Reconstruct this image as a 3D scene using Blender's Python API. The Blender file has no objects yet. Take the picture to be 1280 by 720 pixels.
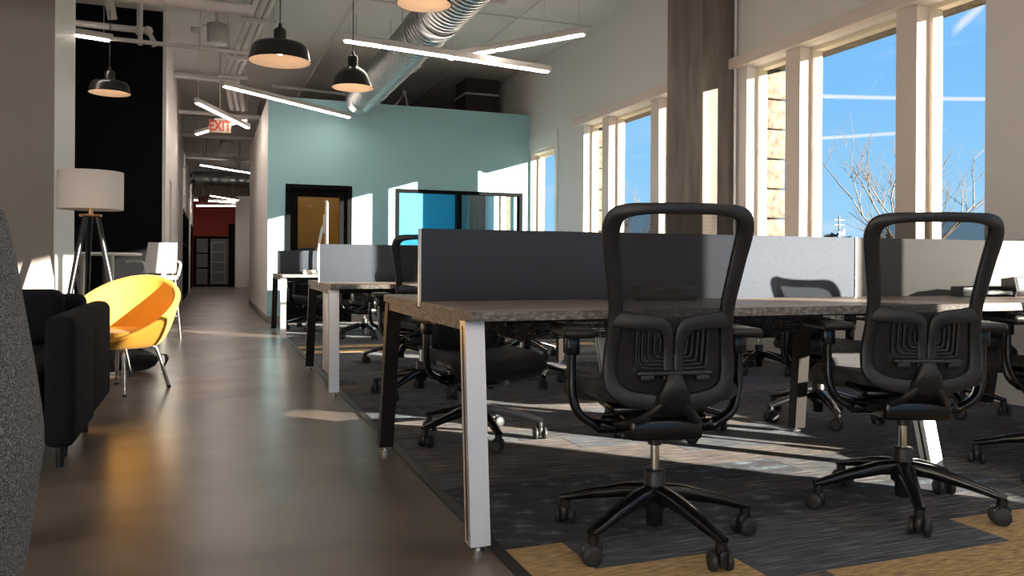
import bpy, bmesh, math, random
from mathutils import Vector, Matrix
R = math.radians
rnd = random.Random(7)
S = bpy.context.scene
COL = S.collection

# ------------------------------------------------------------------ camera
CAM_H, FPX, YAW, ROLL = 0.87, 1010.0, math.atan(378/1010), R(0.35)
cam = bpy.data.objects.new('camera', bpy.data.cameras.new('camera'))
COL.objects.link(cam)
cam.data.sensor_width = 36.0
cam.data.lens = FPX/1280*36.0
cam.data.shift_y = -(360-328.3)/1280
cam.data.clip_start = 0.05
cam.data.clip_end = 2000
cam.matrix_world = Matrix.Translation((0, 0, CAM_H)) @ Matrix.Rotation(-YAW, 4, 'Z') @ Matrix.Rotation(R(90), 4, 'X') @ Matrix.Rotation(ROLL, 4, 'Z')
S.camera = cam

# ------------------------------------------------------------------ sky
def build_world():
    w = bpy.data.worlds.new('sky'); S.world = w; w.use_nodes = True
    nt = w.node_tree; N = nt.nodes; L = nt.links; N.clear()
    out = N.new('ShaderNodeOutputWorld'); bg = N.new('ShaderNodeBackground')
    tc = N.new('ShaderNodeTexCoord'); sep = N.new('ShaderNodeSeparateXYZ')
    L.new(tc.outputs['Generated'], sep.inputs[0])
    def M(op, a, b=None, c=None, clamp=False):
        n = N.new('ShaderNodeMath'); n.operation = op; n.use_clamp = clamp
        for i, v in enumerate((a, b, c)):
            if v is None: continue
            if isinstance(v, (int, float)): n.inputs[i].default_value = v
            else: L.new(v, n.inputs[i])
        return n.outputs[0]
    el = M('ARCSINE', sep.outputs['Z'])
    az = M('ARCTAN2', sep.outputs['X'], sep.outputs['Y'])
    ramp = N.new('ShaderNodeValToRGB')
    e = ramp.color_ramp.elements
    e[0].position = 0.0; e[0].color = (0.40, 0.70, 0.95, 1)
    e[1].position = 1.0; e[1].color = (0.10, 0.30, 0.80, 1)
    for p, c in ((0.06, (0.33, 0.66, 0.98, 1)), (0.16, (0.23, 0.57, 1.0, 1)), (0.35, (0.17, 0.48, 1.0, 1))):
        q = e.new(p); q.color = c
    L.new(M('DIVIDE', el, 1.2, clamp=True), ramp.inputs[0])
    # thin straight pale bands in the sky dome
    def sky_band(az0, el0, slope, width, half_len, soft, strength):
        d = M('SUBTRACT', az, az0)
        off = M('ABSOLUTE', M('SUBTRACT', el, M('MULTIPLY_ADD', d, slope, el0)))
        a = M('SUBTRACT', 1.0, M('DIVIDE', off, width), clamp=True)
        b = M('DIVIDE', M('SUBTRACT', half_len, M('ABSOLUTE', d)), soft, clamp=True)
        return M('MULTIPLY', M('MULTIPLY', M('POWER', a, 0.6), b), strength)
    m = sky_band(0.83, 0.1817, -0.10, 0.0026, 0.30, 0.05, 0.95)
    m = M('MAXIMUM', m, sky_band(0.755, 0.1455, 0.0127, 0.0024, 0.10, 0.05, 0.85))
    m = M('MAXIMUM', m, sky_band(0.8725, 0.2625, 0.844, 0.007, 0.019, 0.010, 0.75))
    nz = N.new('ShaderNodeTexNoise'); nz.inputs['Scale'].default_value = 5.0; nz.inputs['Detail'].default_value = 3
    mp = N.new('ShaderNodeMapping'); mp.inputs['Scale'].default_value = (1, 1, 7)
    L.new(tc.outputs['Generated'], mp.inputs[0]); L.new(mp.outputs[0], nz.inputs['Vector'])
    wisp = M('MULTIPLY', M('SUBTRACT', nz.outputs[0], 0.56, clamp=True), 1.1)
    m = M('MAXIMUM', m, wisp)
    mix = N.new('ShaderNodeMixRGB'); L.new(m, mix.inputs[0]); L.new(ramp.outputs[0], mix.inputs[1])
    mix.inputs[2].default_value = (0.95, 0.98, 1.0, 1)
    L.new(mix.outputs[0], bg.inputs[0]); bg.inputs[1].default_value = 1.0
    L.new(bg.outputs[0], out.inputs[0])
build_world()

# ------------------------------------------------------------------ sun
SUN_AZ = math.atan2(0.68, -0.73)          # where the sun stands, from +Y towards +X
SUN_EL = R(11.3)
sd = bpy.data.lights.new('sun', 'SUN'); sd.energy = 32.0; sd.angle = R(0.5); sd.color = (1.0, 0.90, 0.76)
sun = bpy.data.objects.new('sun', sd); COL.objects.link(sun)
to_sun = Vector((math.sin(SUN_AZ)*math.cos(SUN_EL), math.cos(SUN_AZ)*math.cos(SUN_EL), math.sin(SUN_EL)))
sun.rotation_euler = to_sun.to_track_quat('Z', 'Y').to_euler()
sun.location = to_sun*30

# ------------------------------------------------------------------ exposure
S.view_settings.view_transform = 'Standard'
S.view_settings.look = 'None'
S.view_settings.exposure = 0.0
S.view_settings.gamma = 1.0
S.view_settings.use_curve_mapping = False
S.cycles.max_bounces = 8
S.cycles.diffuse_bounces = 5
S.cycles.transparent_max_bounces = 16
S.cycles.use_denoising = True
S.cycles.sample_clamp_indirect = 6.0
LED_POWER = 36.0

# ------------------------------------------------------------------ materials
def mat(name, col, rough=0.6, metal=0.0, spec=None, noise=None, bump=None, coat=None, stretch=(1, 1, 1), coord='Object', sheen=None):
    """Principled material; noise=(scale, detail, [(pos,colour)...]) mixes colours, bump=(scale,strength)."""
    m = bpy.data.materials.new(name); m.use_nodes = True
    nt = m.node_tree; b = nt.nodes['Principled BSDF']
    b.inputs['Base Color'].default_value = (*col, 1)
    b.inputs['Roughness'].default_value = rough
    b.inputs['Metallic'].default_value = metal
    if spec is not None: b.inputs['Specular IOR Level'].default_value = spec
    if coat: b.inputs['Coat Weight'].default_value = coat; b.inputs['Coat Roughness'].default_value = 0.15
    if sheen: b.inputs['Sheen Weight'].default_value = sheen
    if noise or bump:
        tc = nt.nodes.new('ShaderNodeTexCoord'); mp = nt.nodes.new('ShaderNodeMapping')
        mp.inputs['Scale'].default_value = stretch
        nt.links.new(tc.outputs[coord], mp.inputs[0])
    if noise:
        n = nt.nodes.new('ShaderNodeTexNoise'); n.inputs['Scale'].default_value = noise[0]; n.inputs['Detail'].default_value = noise[1]
        r = nt.nodes.new('ShaderNodeValToRGB'); e = r.color_ramp.elements
        st = noise[2]
        e[0].position, e[0].color = st[0][0], (*st[0][1], 1)
        e[1].position, e[1].color = st[-1][0], (*st[-1][1], 1)
        for p, c in st[1:-1]:
            q = e.new(p); q.color = (*c, 1)
        nt.links.new(mp.outputs[0], n.inputs['Vector']); nt.links.new(n.outputs[0], r.inputs[0])
        nt.links.new(r.outputs[0], b.inputs['Base Color'])
    if bump:
        n2 = nt.nodes.new('ShaderNodeTexNoise'); n2.inputs['Scale'].default_value = bump[0]; n2.inputs['Detail'].default_value = 4
        bp = nt.nodes.new('ShaderNodeBump'); bp.inputs['Strength'].default_value = bump[1]; bp.inputs['Distance'].default_value = 0.01
        nt.links.new(mp.outputs[0], n2.inputs['Vector']); nt.links.new(n2.outputs[0], bp.inputs['Height'])
        nt.links.new(bp.outputs[0], b.inputs['Normal'])
    return m

def emit(name, col, strength):
    m = bpy.data.materials.new(name); m.use_nodes = True
    b = m.node_tree.nodes['Principled BSDF']
    b.inputs['Base Color'].default_value = (*col, 1)
    b.inputs['Emission Color'].default_value = (*col, 1); b.inputs['Emission Strength'].default_value = strength
    return m

def glassy(name, tint, refl):
    m = bpy.data.materials.new(name); m.use_nodes = True
    nt = m.node_tree; nt.nodes.clear()
    o = nt.nodes.new('ShaderNodeOutputMaterial'); t = nt.nodes.new('ShaderNodeBsdfTransparent'); g = nt.nodes.new('ShaderNodeBsdfGlossy')
    x = nt.nodes.new('ShaderNodeMixShader')
    t.inputs[0].default_value = (*tint, 1); g.inputs['Roughness'].default_value = 0.02
    lw = nt.nodes.new('ShaderNodeLayerWeight'); lw.inputs[0].default_value = 0.25
    mu = nt.nodes.new('ShaderNodeMath'); mu.operation = 'MULTIPLY'; mu.inputs[1].default_value = refl
    nt.links.new(lw.outputs['Fresnel'], mu.inputs[0]); nt.links.new(mu.outputs[0], x.inputs[0])
    nt.links.new(t.outputs[0], x.inputs[1]); nt.links.new(g.outputs[0], x.inputs[2]); nt.links.new(x.outputs[0], o.inputs[0])
    return m

def mesh_fabric(name, col, cover):
    """woven see-through fabric: fine threads over holes, cover = share of thread"""
    m = bpy.data.materials.new(name); m.use_nodes = True
    nt = m.node_tree; b = nt.nodes['Principled BSDF']; o = nt.nodes['Material Output']
    b.inputs['Base Color'].default_value = (*col, 1); b.inputs['Roughness'].default_value = 0.8
    t = nt.nodes.new('ShaderNodeBsdfTransparent'); x = nt.nodes.new('ShaderNodeMixShader')
    tc = nt.nodes.new('ShaderNodeTexCoord'); wv = nt.nodes.new('ShaderNodeTexWave')
    wv.wave_type = 'BANDS'; wv.bands_direction = 'Z'; wv.inputs['Scale'].default_value = 110
    ma = nt.nodes.new('ShaderNodeMath'); ma.operation = 'MULTIPLY_ADD'; ma.inputs[1].default_value = 0.25; ma.inputs[2].default_value = cover-0.125
    nt.links.new(tc.outputs['Object'], wv.inputs['Vector']); nt.links.new(wv.outputs['Fac'], ma.inputs[0])
    nt.links.new(ma.outputs[0], x.inputs[0]); nt.links.new(t.outputs[0], x.inputs[1]); nt.links.new(b.outputs[0], x.inputs[2])
    nt.links.new(x.outputs[0], o.inputs[0])
    return m

MT = {}
MT['wall'] = mat('painted_wall', (0.74, 0.71, 0.685), 0.75, bump=(60, 0.04))
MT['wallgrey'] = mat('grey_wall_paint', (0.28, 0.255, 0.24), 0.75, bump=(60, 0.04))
MT['ceil'] = mat('painted_deck', (0.72, 0.70, 0.68), 0.8, noise=(1.2, 4, [(0.3, (0.68, 0.66, 0.64)), (0.7, (0.75, 0.73, 0.71))]))
MT['teal'] = mat('pale_teal_paint', (0.33, 0.57, 0.63), 0.6, bump=(60, 0.03))
MT['black'] = mat('black_paint', (0.0045, 0.0045, 0.005), 0.8, spec=0.1, bump=(50, 0.03))
MT['red'] = mat('red_paint', (0.42, 0.03, 0.015), 0.6)
MT['orange'] = mat('orange_paint', (0.60, 0.22, 0.012), 0.6)
MT['cyan'] = mat('blue_paint', (0.02, 0.45, 0.72), 0.6)
MT['white'] = mat('white_paint', (0.78, 0.76, 0.73), 0.5)
MT['trim'] = mat('window_trim_paint', (0.74, 0.64, 0.58), 0.55)
MT['frame'] = mat('cream_window_frame', (0.72, 0.64, 0.50), 0.45)
MT['pipe'] = mat('painted_pipe', (0.58, 0.55, 0.53), 0.5)
MT['stone'] = mat('limestone', (0.32, 0.27, 0.21), 0.9, noise=(16, 8, [(0.32, (0.085, 0.066, 0.046)), (0.48, (0.145, 0.12, 0.09)), (0.70, (0.20, 0.172, 0.138))]), bump=(25, 0.9))
MT['column'] = mat('board_formed_concrete', (0.2, 0.17, 0.14), 0.85, noise=(3.5, 8, [(0.30, (0.13, 0.105, 0.088)), (0.5, (0.20, 0.165, 0.14)), (0.72, (0.275, 0.23, 0.195))]), bump=(20, 0.25), stretch=(2.2, 2.2, 0.35))
MT['alu'] = mat('silver_metal', (0.86, 0.86, 0.87), 0.34, metal=0.6)
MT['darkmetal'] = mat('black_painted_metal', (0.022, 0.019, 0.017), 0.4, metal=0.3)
MT['galv'] = mat('galvanised_steel', (0.44, 0.455, 0.46), 0.40, metal=1.0, noise=(30, 4, [(0.3, (0.36, 0.37, 0.375)), (0.7, (0.50, 0.51, 0.52))]))
MT['chrome'] = mat('chrome', (0.75, 0.74, 0.72), 0.16, metal=1.0)
MT['brass'] = mat('brass', (0.70, 0.45, 0.22), 0.25, metal=1.0)
MT['blk'] = mat('black_plastic', (0.011, 0.011, 0.012), 0.38)
MT['blkframe'] = mat('charcoal_nylon', (0.011, 0.0125, 0.015), 0.42, bump=(400, 0.05))
MT['blkgloss'] = mat('black_gloss_plastic', (0.006, 0.006, 0.007), 0.24)
MT['rubber'] = mat('grey_rubber', (0.022, 0.0225, 0.025), 0.5)
MT['seatfab'] = mat('black_fabric', (0.012, 0.012, 0.014), 0.9, bump=(500, 0.2), sheen=0.1)
MT['sofafab'] = mat('black_sofa_fabric', (0.010, 0.011, 0.014), 0.95, bump=(350, 0.3), spec=0.2)
MT['tweed'] = mat('grey_tweed', (0.09, 0.09, 0.095), 0.95, noise=(170, 3, [(0.40, (0.09, 0.091, 0.096)), (0.52, (0.24, 0.242, 0.25)), (0.62, (0.50, 0.50, 0.51))]), bump=(260, 0.8), stretch=(1, 1, 2.2), sheen=0.1)
MT['yellow'] = mat('yellow_upholstery', (0.72, 0.35, 0.035), 0.85, bump=(450, 0.12), sheen=0.1)
MT['desk'] = mat('grey_oak_laminate', (0.24, 0.19, 0.15), 0.42, noise=(6, 8, [(0.3, (0.17, 0.13, 0.105)), (0.5, (0.25, 0.20, 0.165)), (0.7, (0.33, 0.275, 0.23))]), stretch=(0.6, 8, 8))
MT['deskedge'] = mat('speckled_edge_band', (0.2, 0.175, 0.155), 0.5, noise=(90, 5, [(0.35, (0.11, 0.10, 0.09)), (0.52, (0.19, 0.17, 0.155)), (0.68, (0.36, 0.335, 0.31))]), stretch=(0.5, 1, 1))
MT['screen'] = mat('charcoal_screen_fabric', (0.052, 0.061, 0.078), 0.9, spec=0.2, noise=(300, 2, [(0.35, (0.046, 0.054, 0.069)), (0.65, (0.060, 0.070, 0.088))]))
MT['screenlt'] = mat('grey_screen_fabric', (0.17, 0.168, 0.165), 0.9, spec=0.2, noise=(300, 2, [(0.35, (0.155, 0.153, 0.15)), (0.65, (0.185, 0.183, 0.18))]))
MT['wire'] = mat('black_wire', (0.03, 0.03, 0.03), 0.4, metal=0.5)
MT['shade'] = mat('linen_shade', (0.86, 0.81, 0.77), 0.9, bump=(300, 0.1))
MT['enamel'] = mat('black_enamel', (0.012, 0.012, 0.012), 0.28)
MT['enamelin'] = mat('white_enamel', (0.80, 0.68, 0.56), 0.45)
MT['wood'] = mat('light_wood', (0.45, 0.30, 0.18), 0.6, noise=(5, 6, [(0.3, (0.38, 0.25, 0.14)), (0.7, (0.52, 0.36, 0.22))]), stretch=(1, 1, 6))
MT['dkcloth'] = mat('dark_brown_fabric', (0.05, 0.042, 0.038), 0.9)
MT['redcloth'] = mat('red_fabric', (0.28, 0.018, 0.012), 0.9)
MT['bark'] = mat('pale_bark', (0.20, 0.165, 0.13), 0.9)
MT['hedge'] = mat('winter_foliage', (0.045, 0.04, 0.03), 0.95)
MT['earth'] = mat('dry_grass', (0.20, 0.17, 0.10), 0.95, noise=(0.4, 5, [(0.3, (0.15, 0.13, 0.08)), (0.7, (0.25, 0.21, 0.13))]))
MT['glass'] = glassy('window_glass', (0.99, 0.995, 0.995), 0.006)
MT['tintglass'] = glassy('interior_glass', (0.92, 0.94, 0.94), 0.18)
MT['led'] = emit('led_diffuser', (1.0, 0.87, 0.77), LED_POWER)
MT['bulb'] = emit('warm_bulb', (1.0, 0.72, 0.50), 14.0)
MT['exitface'] = mat('exit_sign_face', (0.40, 0.31, 0.25), 0.6)
MT['exitred'] = mat('exit_sign_red', (0.33, 0.022, 0.004), 0.6)
MT['strip'] = mat('black_transition_strip', (0.022, 0.02, 0.019), 0.45)
MT['brown'] = mat('brown_steel', (0.06, 0.042, 0.034), 0.8)

def concrete_floor():
    m = bpy.data.materials.new('polished_concrete'); m.use_nodes = True
    nt = m.node_tree; b = nt.nodes['Principled BSDF']; L = nt.links
    tc = nt.nodes.new('ShaderNodeTexCoord')
    def noise(scale, det, dist=0.0, stretch=None):
        n = nt.nodes.new('ShaderNodeTexNoise'); n.inputs['Scale'].default_value = scale; n.inputs['Detail'].default_value = det
        n.inputs['Distortion'].default_value = dist
        if stretch:
            mp = nt.nodes.new('ShaderNodeMapping'); mp.inputs['Scale'].default_value = stretch
            L.new(tc.outputs['Object'], mp.inputs[0]); L.new(mp.outputs[0], n.inputs['Vector'])
        else: L.new(tc.outputs['Object'], n.inputs['Vector'])
        return n.outputs[0]
    r = nt.nodes.new('ShaderNodeValToRGB'); e = r.color_ramp.elements
    e[0].position = 0.32; e[0].color = (0.092, 0.072, 0.060, 1); e[1].position = 0.70; e[1].color = (0.215, 0.176, 0.150, 1)
    q = e.new(0.5); q.color = (0.152, 0.119, 0.098, 1)
    L.new(noise(1.6, 9, 0.8), r.inputs[0])
    r2 = nt.nodes.new('ShaderNodeValToRGB'); r2.color_ramp.elements[0].position = 0.50; r2.color_ramp.elements[1].position = 0.85
    L.new(noise(2.2, 3, 1.0, (0.5, 3.0, 1)), r2.inputs[0])
    mx = nt.nodes.new('ShaderNodeMixRGB'); mu = nt.nodes.new('ShaderNodeMath'); mu.operation = 'MULTIPLY'; mu.inputs[1].default_value = 0.12
    L.new(r2.outputs[0], mu.inputs[0]); L.new(mu.outputs[0], mx.inputs[0]); L.new(r.outputs[0], mx.inputs[1]); mx.inputs[2].default_value = (0.32, 0.29, 0.27, 1)
    L.new(mx.outputs[0], b.inputs['Base Color'])
    rr = nt.nodes.new('ShaderNodeMapRange'); rr.inputs[3].default_value = 0.29; rr.inputs[4].default_value = 0.29
    L.new(noise(5, 5), rr.inputs[0]); L.new(rr.outputs[0], b.inputs['Roughness'])
    b.inputs['Specular IOR Level'].default_value = 0.22
    return m
MT['floor'] = concrete_floor()

def carpet(name, stops, scale=9, stretch=(0.7, 14, 1)):
    m = mat(name, stops[1][1], 0.97, noise=(scale, 8, stops), bump=(260, 0.6), stretch=stretch, spec=0.1, sheen=0.10)
    return m
CARPET = [
    carpet('carpet_charcoal', [(0.34, (0.038, 0.039, 0.048)), (0.52, (0.085, 0.091, 0.101)), (0.66, (0.308, 0.294, 0.280))]),
    carpet('carpet_slate', [(0.34, (0.053, 0.062, 0.074)), (0.52, (0.106, 0.122, 0.144)), (0.68, (0.280, 0.294, 0.315))]),
    carpet('carpet_mottled', [(0.40, (0.035, 0.038, 0.045)), (0.55, (0.059, 0.069, 0.091)), (0.66, (0.160, 0.227, 0.266)), ], scale=7, stretch=(1.6, 2.4, 1)),
    carpet('carpet_taupe', [(0.34, (0.064, 0.056, 0.053)), (0.52, (0.146, 0.127, 0.118)), (0.68, (0.378, 0.329, 0.294))]),
    carpet('carpet_gold', [(0.30, (0.295, 0.214, 0.132)), (0.50, (0.590, 0.399, 0.177)), (0.70, (0.826, 0.590, 0.266))], scale=12, stretch=(1.6, 9, 1)),
]

# ------------------------------------------------------------------ mesh helpers
class MB:
    def __init__(s): s.v = []; s.f = []; s.mi = []; s.sm = []
    def add(s, vs, fs, mi=0, smooth=False):
        o = len(s.v); s.v += [tuple(v) for v in vs]
        for f in fs: s.f.append(tuple(o+i for i in f)); s.mi.append(mi); s.sm.append(smooth)
        return s
    def box(s, x0, y0, z0, x1, y1, z1, mi=0):
        vs = [(x, y, z) for x in (x0, x1) for y in (y0, y1) for z in (z0, z1)]
        return s.add(vs, [(0, 1, 3, 2), (4, 6, 7, 5), (0, 4, 5, 1), (2, 3, 7, 6), (0, 2, 6, 4), (1, 5, 7, 3)], mi)
    def rbox(s, x0, y0, z0, x1, y1, z1, r=0.01, seg=2, mi=0, M=None, smooth=True):
        bm = bmesh.new(); bmesh.ops.create_cube(bm, size=1)
        for v in bm.verts: v.co = Vector(((v.co.x+.5)*(x1-x0)+x0, (v.co.y+.5)*(y1-y0)+y0, (v.co.z+.5)*(z1-z0)+z0))
        bmesh.ops.bevel(bm, geom=bm.edges[:], offset=r, segments=seg, profile=0.5, affect='EDGES')
        if M is not None: bm.transform(M)
        bm.verts.index_update()
        s.add([v.co.copy() for v in bm.verts], [[v.index for v in f.verts] for f in bm.faces], mi, smooth)
        bm.free(); return s
    def tube(s, pts, r, n=8, mi=0, cap=True, flat=None, up=None):
        """sweep along pts; r number or list; flat=(w,h lists) gives elliptical section with width along `up` x tangent"""
        P = [Vector(p) for p in pts]; k = len(P)
        rs = r if isinstance(r, (list, tuple)) else [r]*k
        T = [(P[min(i+1, k-1)]-P[max(i-1, 0)]).normalized() for i in range(k)]
        u = Vector(up) if up else (Vector((0, 0, 1)) if abs(T[0].z) < 0.9 else Vector((1, 0, 0)))
        vs = []; a = u - T[0]*u.dot(T[0]); a.normalize()
        for i in range(k):
            if up is None:
                a = a - T[i]*a.dot(T[i]); a.normalize()
            else:
                a = u - T[i]*u.dot(T[i]); a.normalize()
            b = T[i].cross(a)
            for j in range(n):
                t = 2*math.pi*j/n; c, d = math.cos(t), math.sin(t)
                if flat:
                    w, h = flat[0][i], flat[1][i]
                    c2 = math.copysign(abs(c)**0.6, c); d2 = math.copysign(abs(d)**0.6, d)
                    vs.append(P[i] + a*(c2*h/2) + b*(d2*w/2))
                else: vs.append(P[i] + (a*c + b*d)*rs[i])
        fs = [(i*n+j, i*n+(j+1) % n, (i+1)*n+(j+1) % n, (i+1)*n+j) for i in range(k-1) for j in range(n)]
        s.add(vs, fs, mi, True)
        if cap:
            s.add(vs[:n], [tuple(reversed(range(n)))], mi); s.add(vs[-n:], [tuple(range(n))], mi)
        return s
    def cyl(s, p0, p1, r0, r1=None, n=16, mi=0, cap=True):
        return s.tube([p0, p1], [r0, r0 if r1 is None else r1], n, mi, cap)
    def lathe(s, prof, n=32, c=(0, 0, 0), mi=0, M=None):
        vs = []
        for r, z in prof:
            for j in range(n):
                t = 2*math.pi*j/n; v = Vector((r*math.cos(t), r*math.sin(t), z))
                if M is not None: v = M @ v
                vs.append(v + Vector(c))
        k = len(prof)
        fs = [(i*n+j, i*n+(j+1) % n, (i+1)*n+(j+1) % n, (i+1)*n+j) for i in range(k-1) for j in range(n)]
        return s.add(vs, fs, mi, True)
    def grid(s, fn, nu, nv, mi=0, closed_u=False):
        vs = [fn(i/(nu-(0 if closed_u else 1)), j/(nv-1)) for j in range(nv) for i in range(nu)]
        m = nu if closed_u else nu-1
        return s.add(vs, [(j*nu+i, j*nu+(i+1) % nu, (j+1)*nu+(i+1) % nu, (j+1)*nu+i) for j in range(nv-1) for i in range(m)], mi, True)
    def build(s, name, mats, parent=None, loc=None, rot=None):
        me = bpy.data.meshes.new(name); me.from_pydata(s.v, [], s.f)
        for m in (mats if isinstance(mats, (list, tuple)) else [mats]): me.materials.append(MT[m] if isinstance(m, str) else m)
        me.polygons.foreach_set('material_index', s.mi); me.polygons.foreach_set('use_smooth', s.sm)
        me.validate(); me.update()
        return link(name, me, parent, loc, rot)

def link(name, me, parent=None, loc=None, rot=None):
    o = bpy.data.objects.new(name, me); COL.objects.link(o)
    if parent: o.parent = parent
    if loc: o.location = loc
    if rot: o.rotation_euler = rot
    return o
def tag(o, label=None, cat=None, group=None, kind=None):
    if label: o['label'] = label
    if cat: o['category'] = cat
    if group: o['group'] = group
    if kind: o['kind'] = kind
    return o
def thing(name, label, cat, loc=(0, 0, 0), rz=0.0, group=None):
    o = bpy.data.objects.new(name, None); COL.objects.link(o); o.empty_display_size = 0.1
    o.location = loc; o.rotation_euler = (0, 0, rz)
    return tag(o, label, cat, group)
def struct(name, mb, m, label=None, cat=None, parent=None):
    o = mb.build(name, m, parent)
    o['kind'] = 'structure'
    return tag(o, label, cat) if label else o
def dup(root, loc, rz, label, group=None):
    r = root.copy(); COL.objects.link(r); r.location = loc; r.rotation_euler = (0, 0, rz); r['label'] = label
    if group: r['group'] = group
    for ch in list(root.children):
        c = ch.copy(); COL.objects.link(c); c.parent = r
        for g in list(ch.children):
            d = g.copy(); COL.objects.link(d); d.parent = c
    return r
def curve_pts(pts, n=8):
    """Catmull-Rom through pts"""
    P = [Vector(p) for p in pts]; out = []
    for i in range(len(P)-1):
        a, b, c, d = P[max(i-1, 0)], P[i], P[i+1], P[min(i+2, len(P)-1)]
        for k in range(n):
            t = k/n
            out.append(0.5*((2*b)+(c-a)*t+(2*a-5*b+4*c-d)*t*t+(3*b-a-3*c+d)*t**3))
    out.append(P[-1]); return out
def lerp_tab(tab, z):
    if z <= tab[0][0]: return tab[0][1]
    for (a, x), (b, y) in zip(tab, tab[1:]):
        if z <= b: return x+(y-x)*(z-a)/(b-a)
    return tab[-1][1]

# ================================================================== SETTING
W, WO = 4.712, 5.10          # window wall inner and outer face
CZ = 3.98                    # ceiling
TY = 11.805                  # teal wall
TZ = 3.19

fl = struct('floor', MB().box(-6, -8, -0.2, W+0.4, 40, -0.006), 'floor', 'grey-brown polished concrete floor with scuffs and a soft shine', 'floor')
struct('ceiling', MB().box(-6, -8, CZ, W+0.4, 40, CZ+0.2), 'ceil', 'off-white painted ceiling deck above the hanging lights and pipes', 'ceiling')
# concrete slab top is carried by its own mesh; carpet planks lie in a recess beside it
struct('floor_hall', MB().box(-6, -8, -0.006, 0.80, 40, 0.0).box(0.80, TY, -0.006, W, 40, 0.0), 'floor', parent=fl)
mb = MB().box(0.80, -3.0, -0.006, 0.838, 11.80, 0.006)
mb.build('edge_strip', 'strip', fl)

# carpet planks, each its own object lying across the desk area
PW, PL, Y0 = 0.2286, 0.9144, 1.832
plank_me = []
for cm in CARPET:
    b = MB().rbox(0.0008, 0.0006, -0.006, PL-0.0008, PW-0.0006, 0.004, 0.0015, 1, smooth=False)
    o = b.build('carpet_plank', cm); plank_me.append(o.data); bpy.data.objects.remove(o)
clip_me = {}
def plank(x0, x1, y, k):
    if x1-x0 < 0.02: return
    if abs(x1-x0-PL) < 1e-4: me = plank_me[k]
    else:
        key = (round(x1-x0, 3), k)
        if key not in clip_me:
            b = MB().rbox(0.0008, 0.0006, -0.006, x1-x0-0.0008, PW-0.0006, 0.004, 0.0015, 1, smooth=False)
            o = b.build('carpet_plank', CARPET[k]); clip_me[key] = o.data; bpy.data.objects.remove(o)
        me = clip_me[key]
    link('carpet_plank', me, fl, (x0, y, 0))
far = MB()
cr = random.Random(21)
for r in range(-5, 44):
    y = Y0 + r*PW
    if y+PW > 11.80: break
    off = [0.585, 0.146, 0.33, 0.80][r % 4]
    if r == 0: off = 0.617
    if r == 1: off = 0.19
    x = 0.84+off-PL*2
    while x < W:
        a, c = max(x, 0.84), min(x+PL, W-0.012)
        k = cr.choices([0, 1, 2, 3, 4], [5, 3, 3, 3, 0.0])[0]
        if r < 0: k = 4 if cr.random() < 0.8 else 3
        if r == 0: k = 1 if 1.4 < a < 1.6 else 4
        if r == 1: k = 4 if a < 0.9 else (1 if a < 1.2 else 0)
        if r == 2: k = 2 if a < 2.4 else 0
        if r in (3, 4): k = 2 if a < 1.6 else 0
        if r in (6, 7): k = 1 if a > 1.2 else 3
        if r in (26, 28) and a < 3: k = 4
        if r in (16, 17) and a > 2.6: k = 3
        if c-a > 0.02: plank(a, c, y, k)
        x += PL

# window wall -------------------------------------------------------
ZS, ZH = 0.55, 2.73          # sill and head
NB, MU, WB = 0.545, 0.186, 1.03   # narrow bay, mullion, wide bay
UNIT = NB*2+MU*2+WB
units = [7.365, 3.84]     # near ends of the triple windows
wr = thing('window_wall', None, None); wr['kind'] = 'structure'; wr.name = 'wall_right'
segs = MB()
segs.box(W, -8, -0.2, W+0.205, 40, ZS).box(W, -8, ZH, W+0.205, 40, CZ+0.1)
edges = sorted([(u, u+UNIT) for u in units] + [(-0.07, 2.14), (10.76, 11.76), (12.0, 12.5), (12.68, 13.50)])
y = -8
for a, b in edges:
    segs.box(W, y, ZS, W+0.05, a, ZH); segs.box(W+0.05, y, ZS, W+0.205, max(y+0.04, a-0.30), ZH); y = b
segs.box(W, y, ZS, W+0.205, 40, ZH)
segs.build('wall_inner_skin', 'wall', wr)['kind'] = 'structure'
# limestone outside, laid block by block at the openings
def stone_pier(y0, y1, z0, z1):
    rows = 8; h = (z1-z0)/rows
    for k in range(rows):
        j = rnd.uniform(-0.018, 0.012); q = rnd.uniform(0.0, 0.02)
        MB().rbox(WO-0.178, y0+0.004-j*0.4, z0+k*h+0.006, WO+0.06+q, y1-0.004+j, z0+(k+1)*h-0.006, 0.012, 2).build('stone_block', 'stone', wr)
outer = MB()
piers = []
y = -8
for a, b in edges:
    piers.append((y, a)); y = b
piers.append((y, 40))
for a, b in piers:
    if b-a > 0.8 and 2 < a < 12:
        # jambs of single blocks, field between
        stone_pier(a-0.0, a+0.30, ZS-0.1, ZH-0.005)
        outer.box(WO-0.178, a+0.30, ZS-0.1, WO+0.05, b-0.34, ZH-0.005)
    elif a > 11.7 and b < 12.1: outer.box(WO-0.178, a, ZS-0.1, WO-0.15, b, ZH-0.005)
    else: outer.box(WO-0.178, a, ZS-0.1, WO+0.05, max(a+0.05, b-0.34), ZH-0.005)
outer.box(WO-0.178, -8, -0.4, WO+0.05, 40, ZS-0.1).box(WO-0.178, -8, ZH-0.005, WO+0.05, 40, CZ+0.3)
outer.build('stone_cladding', 'stone', wr)

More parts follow.
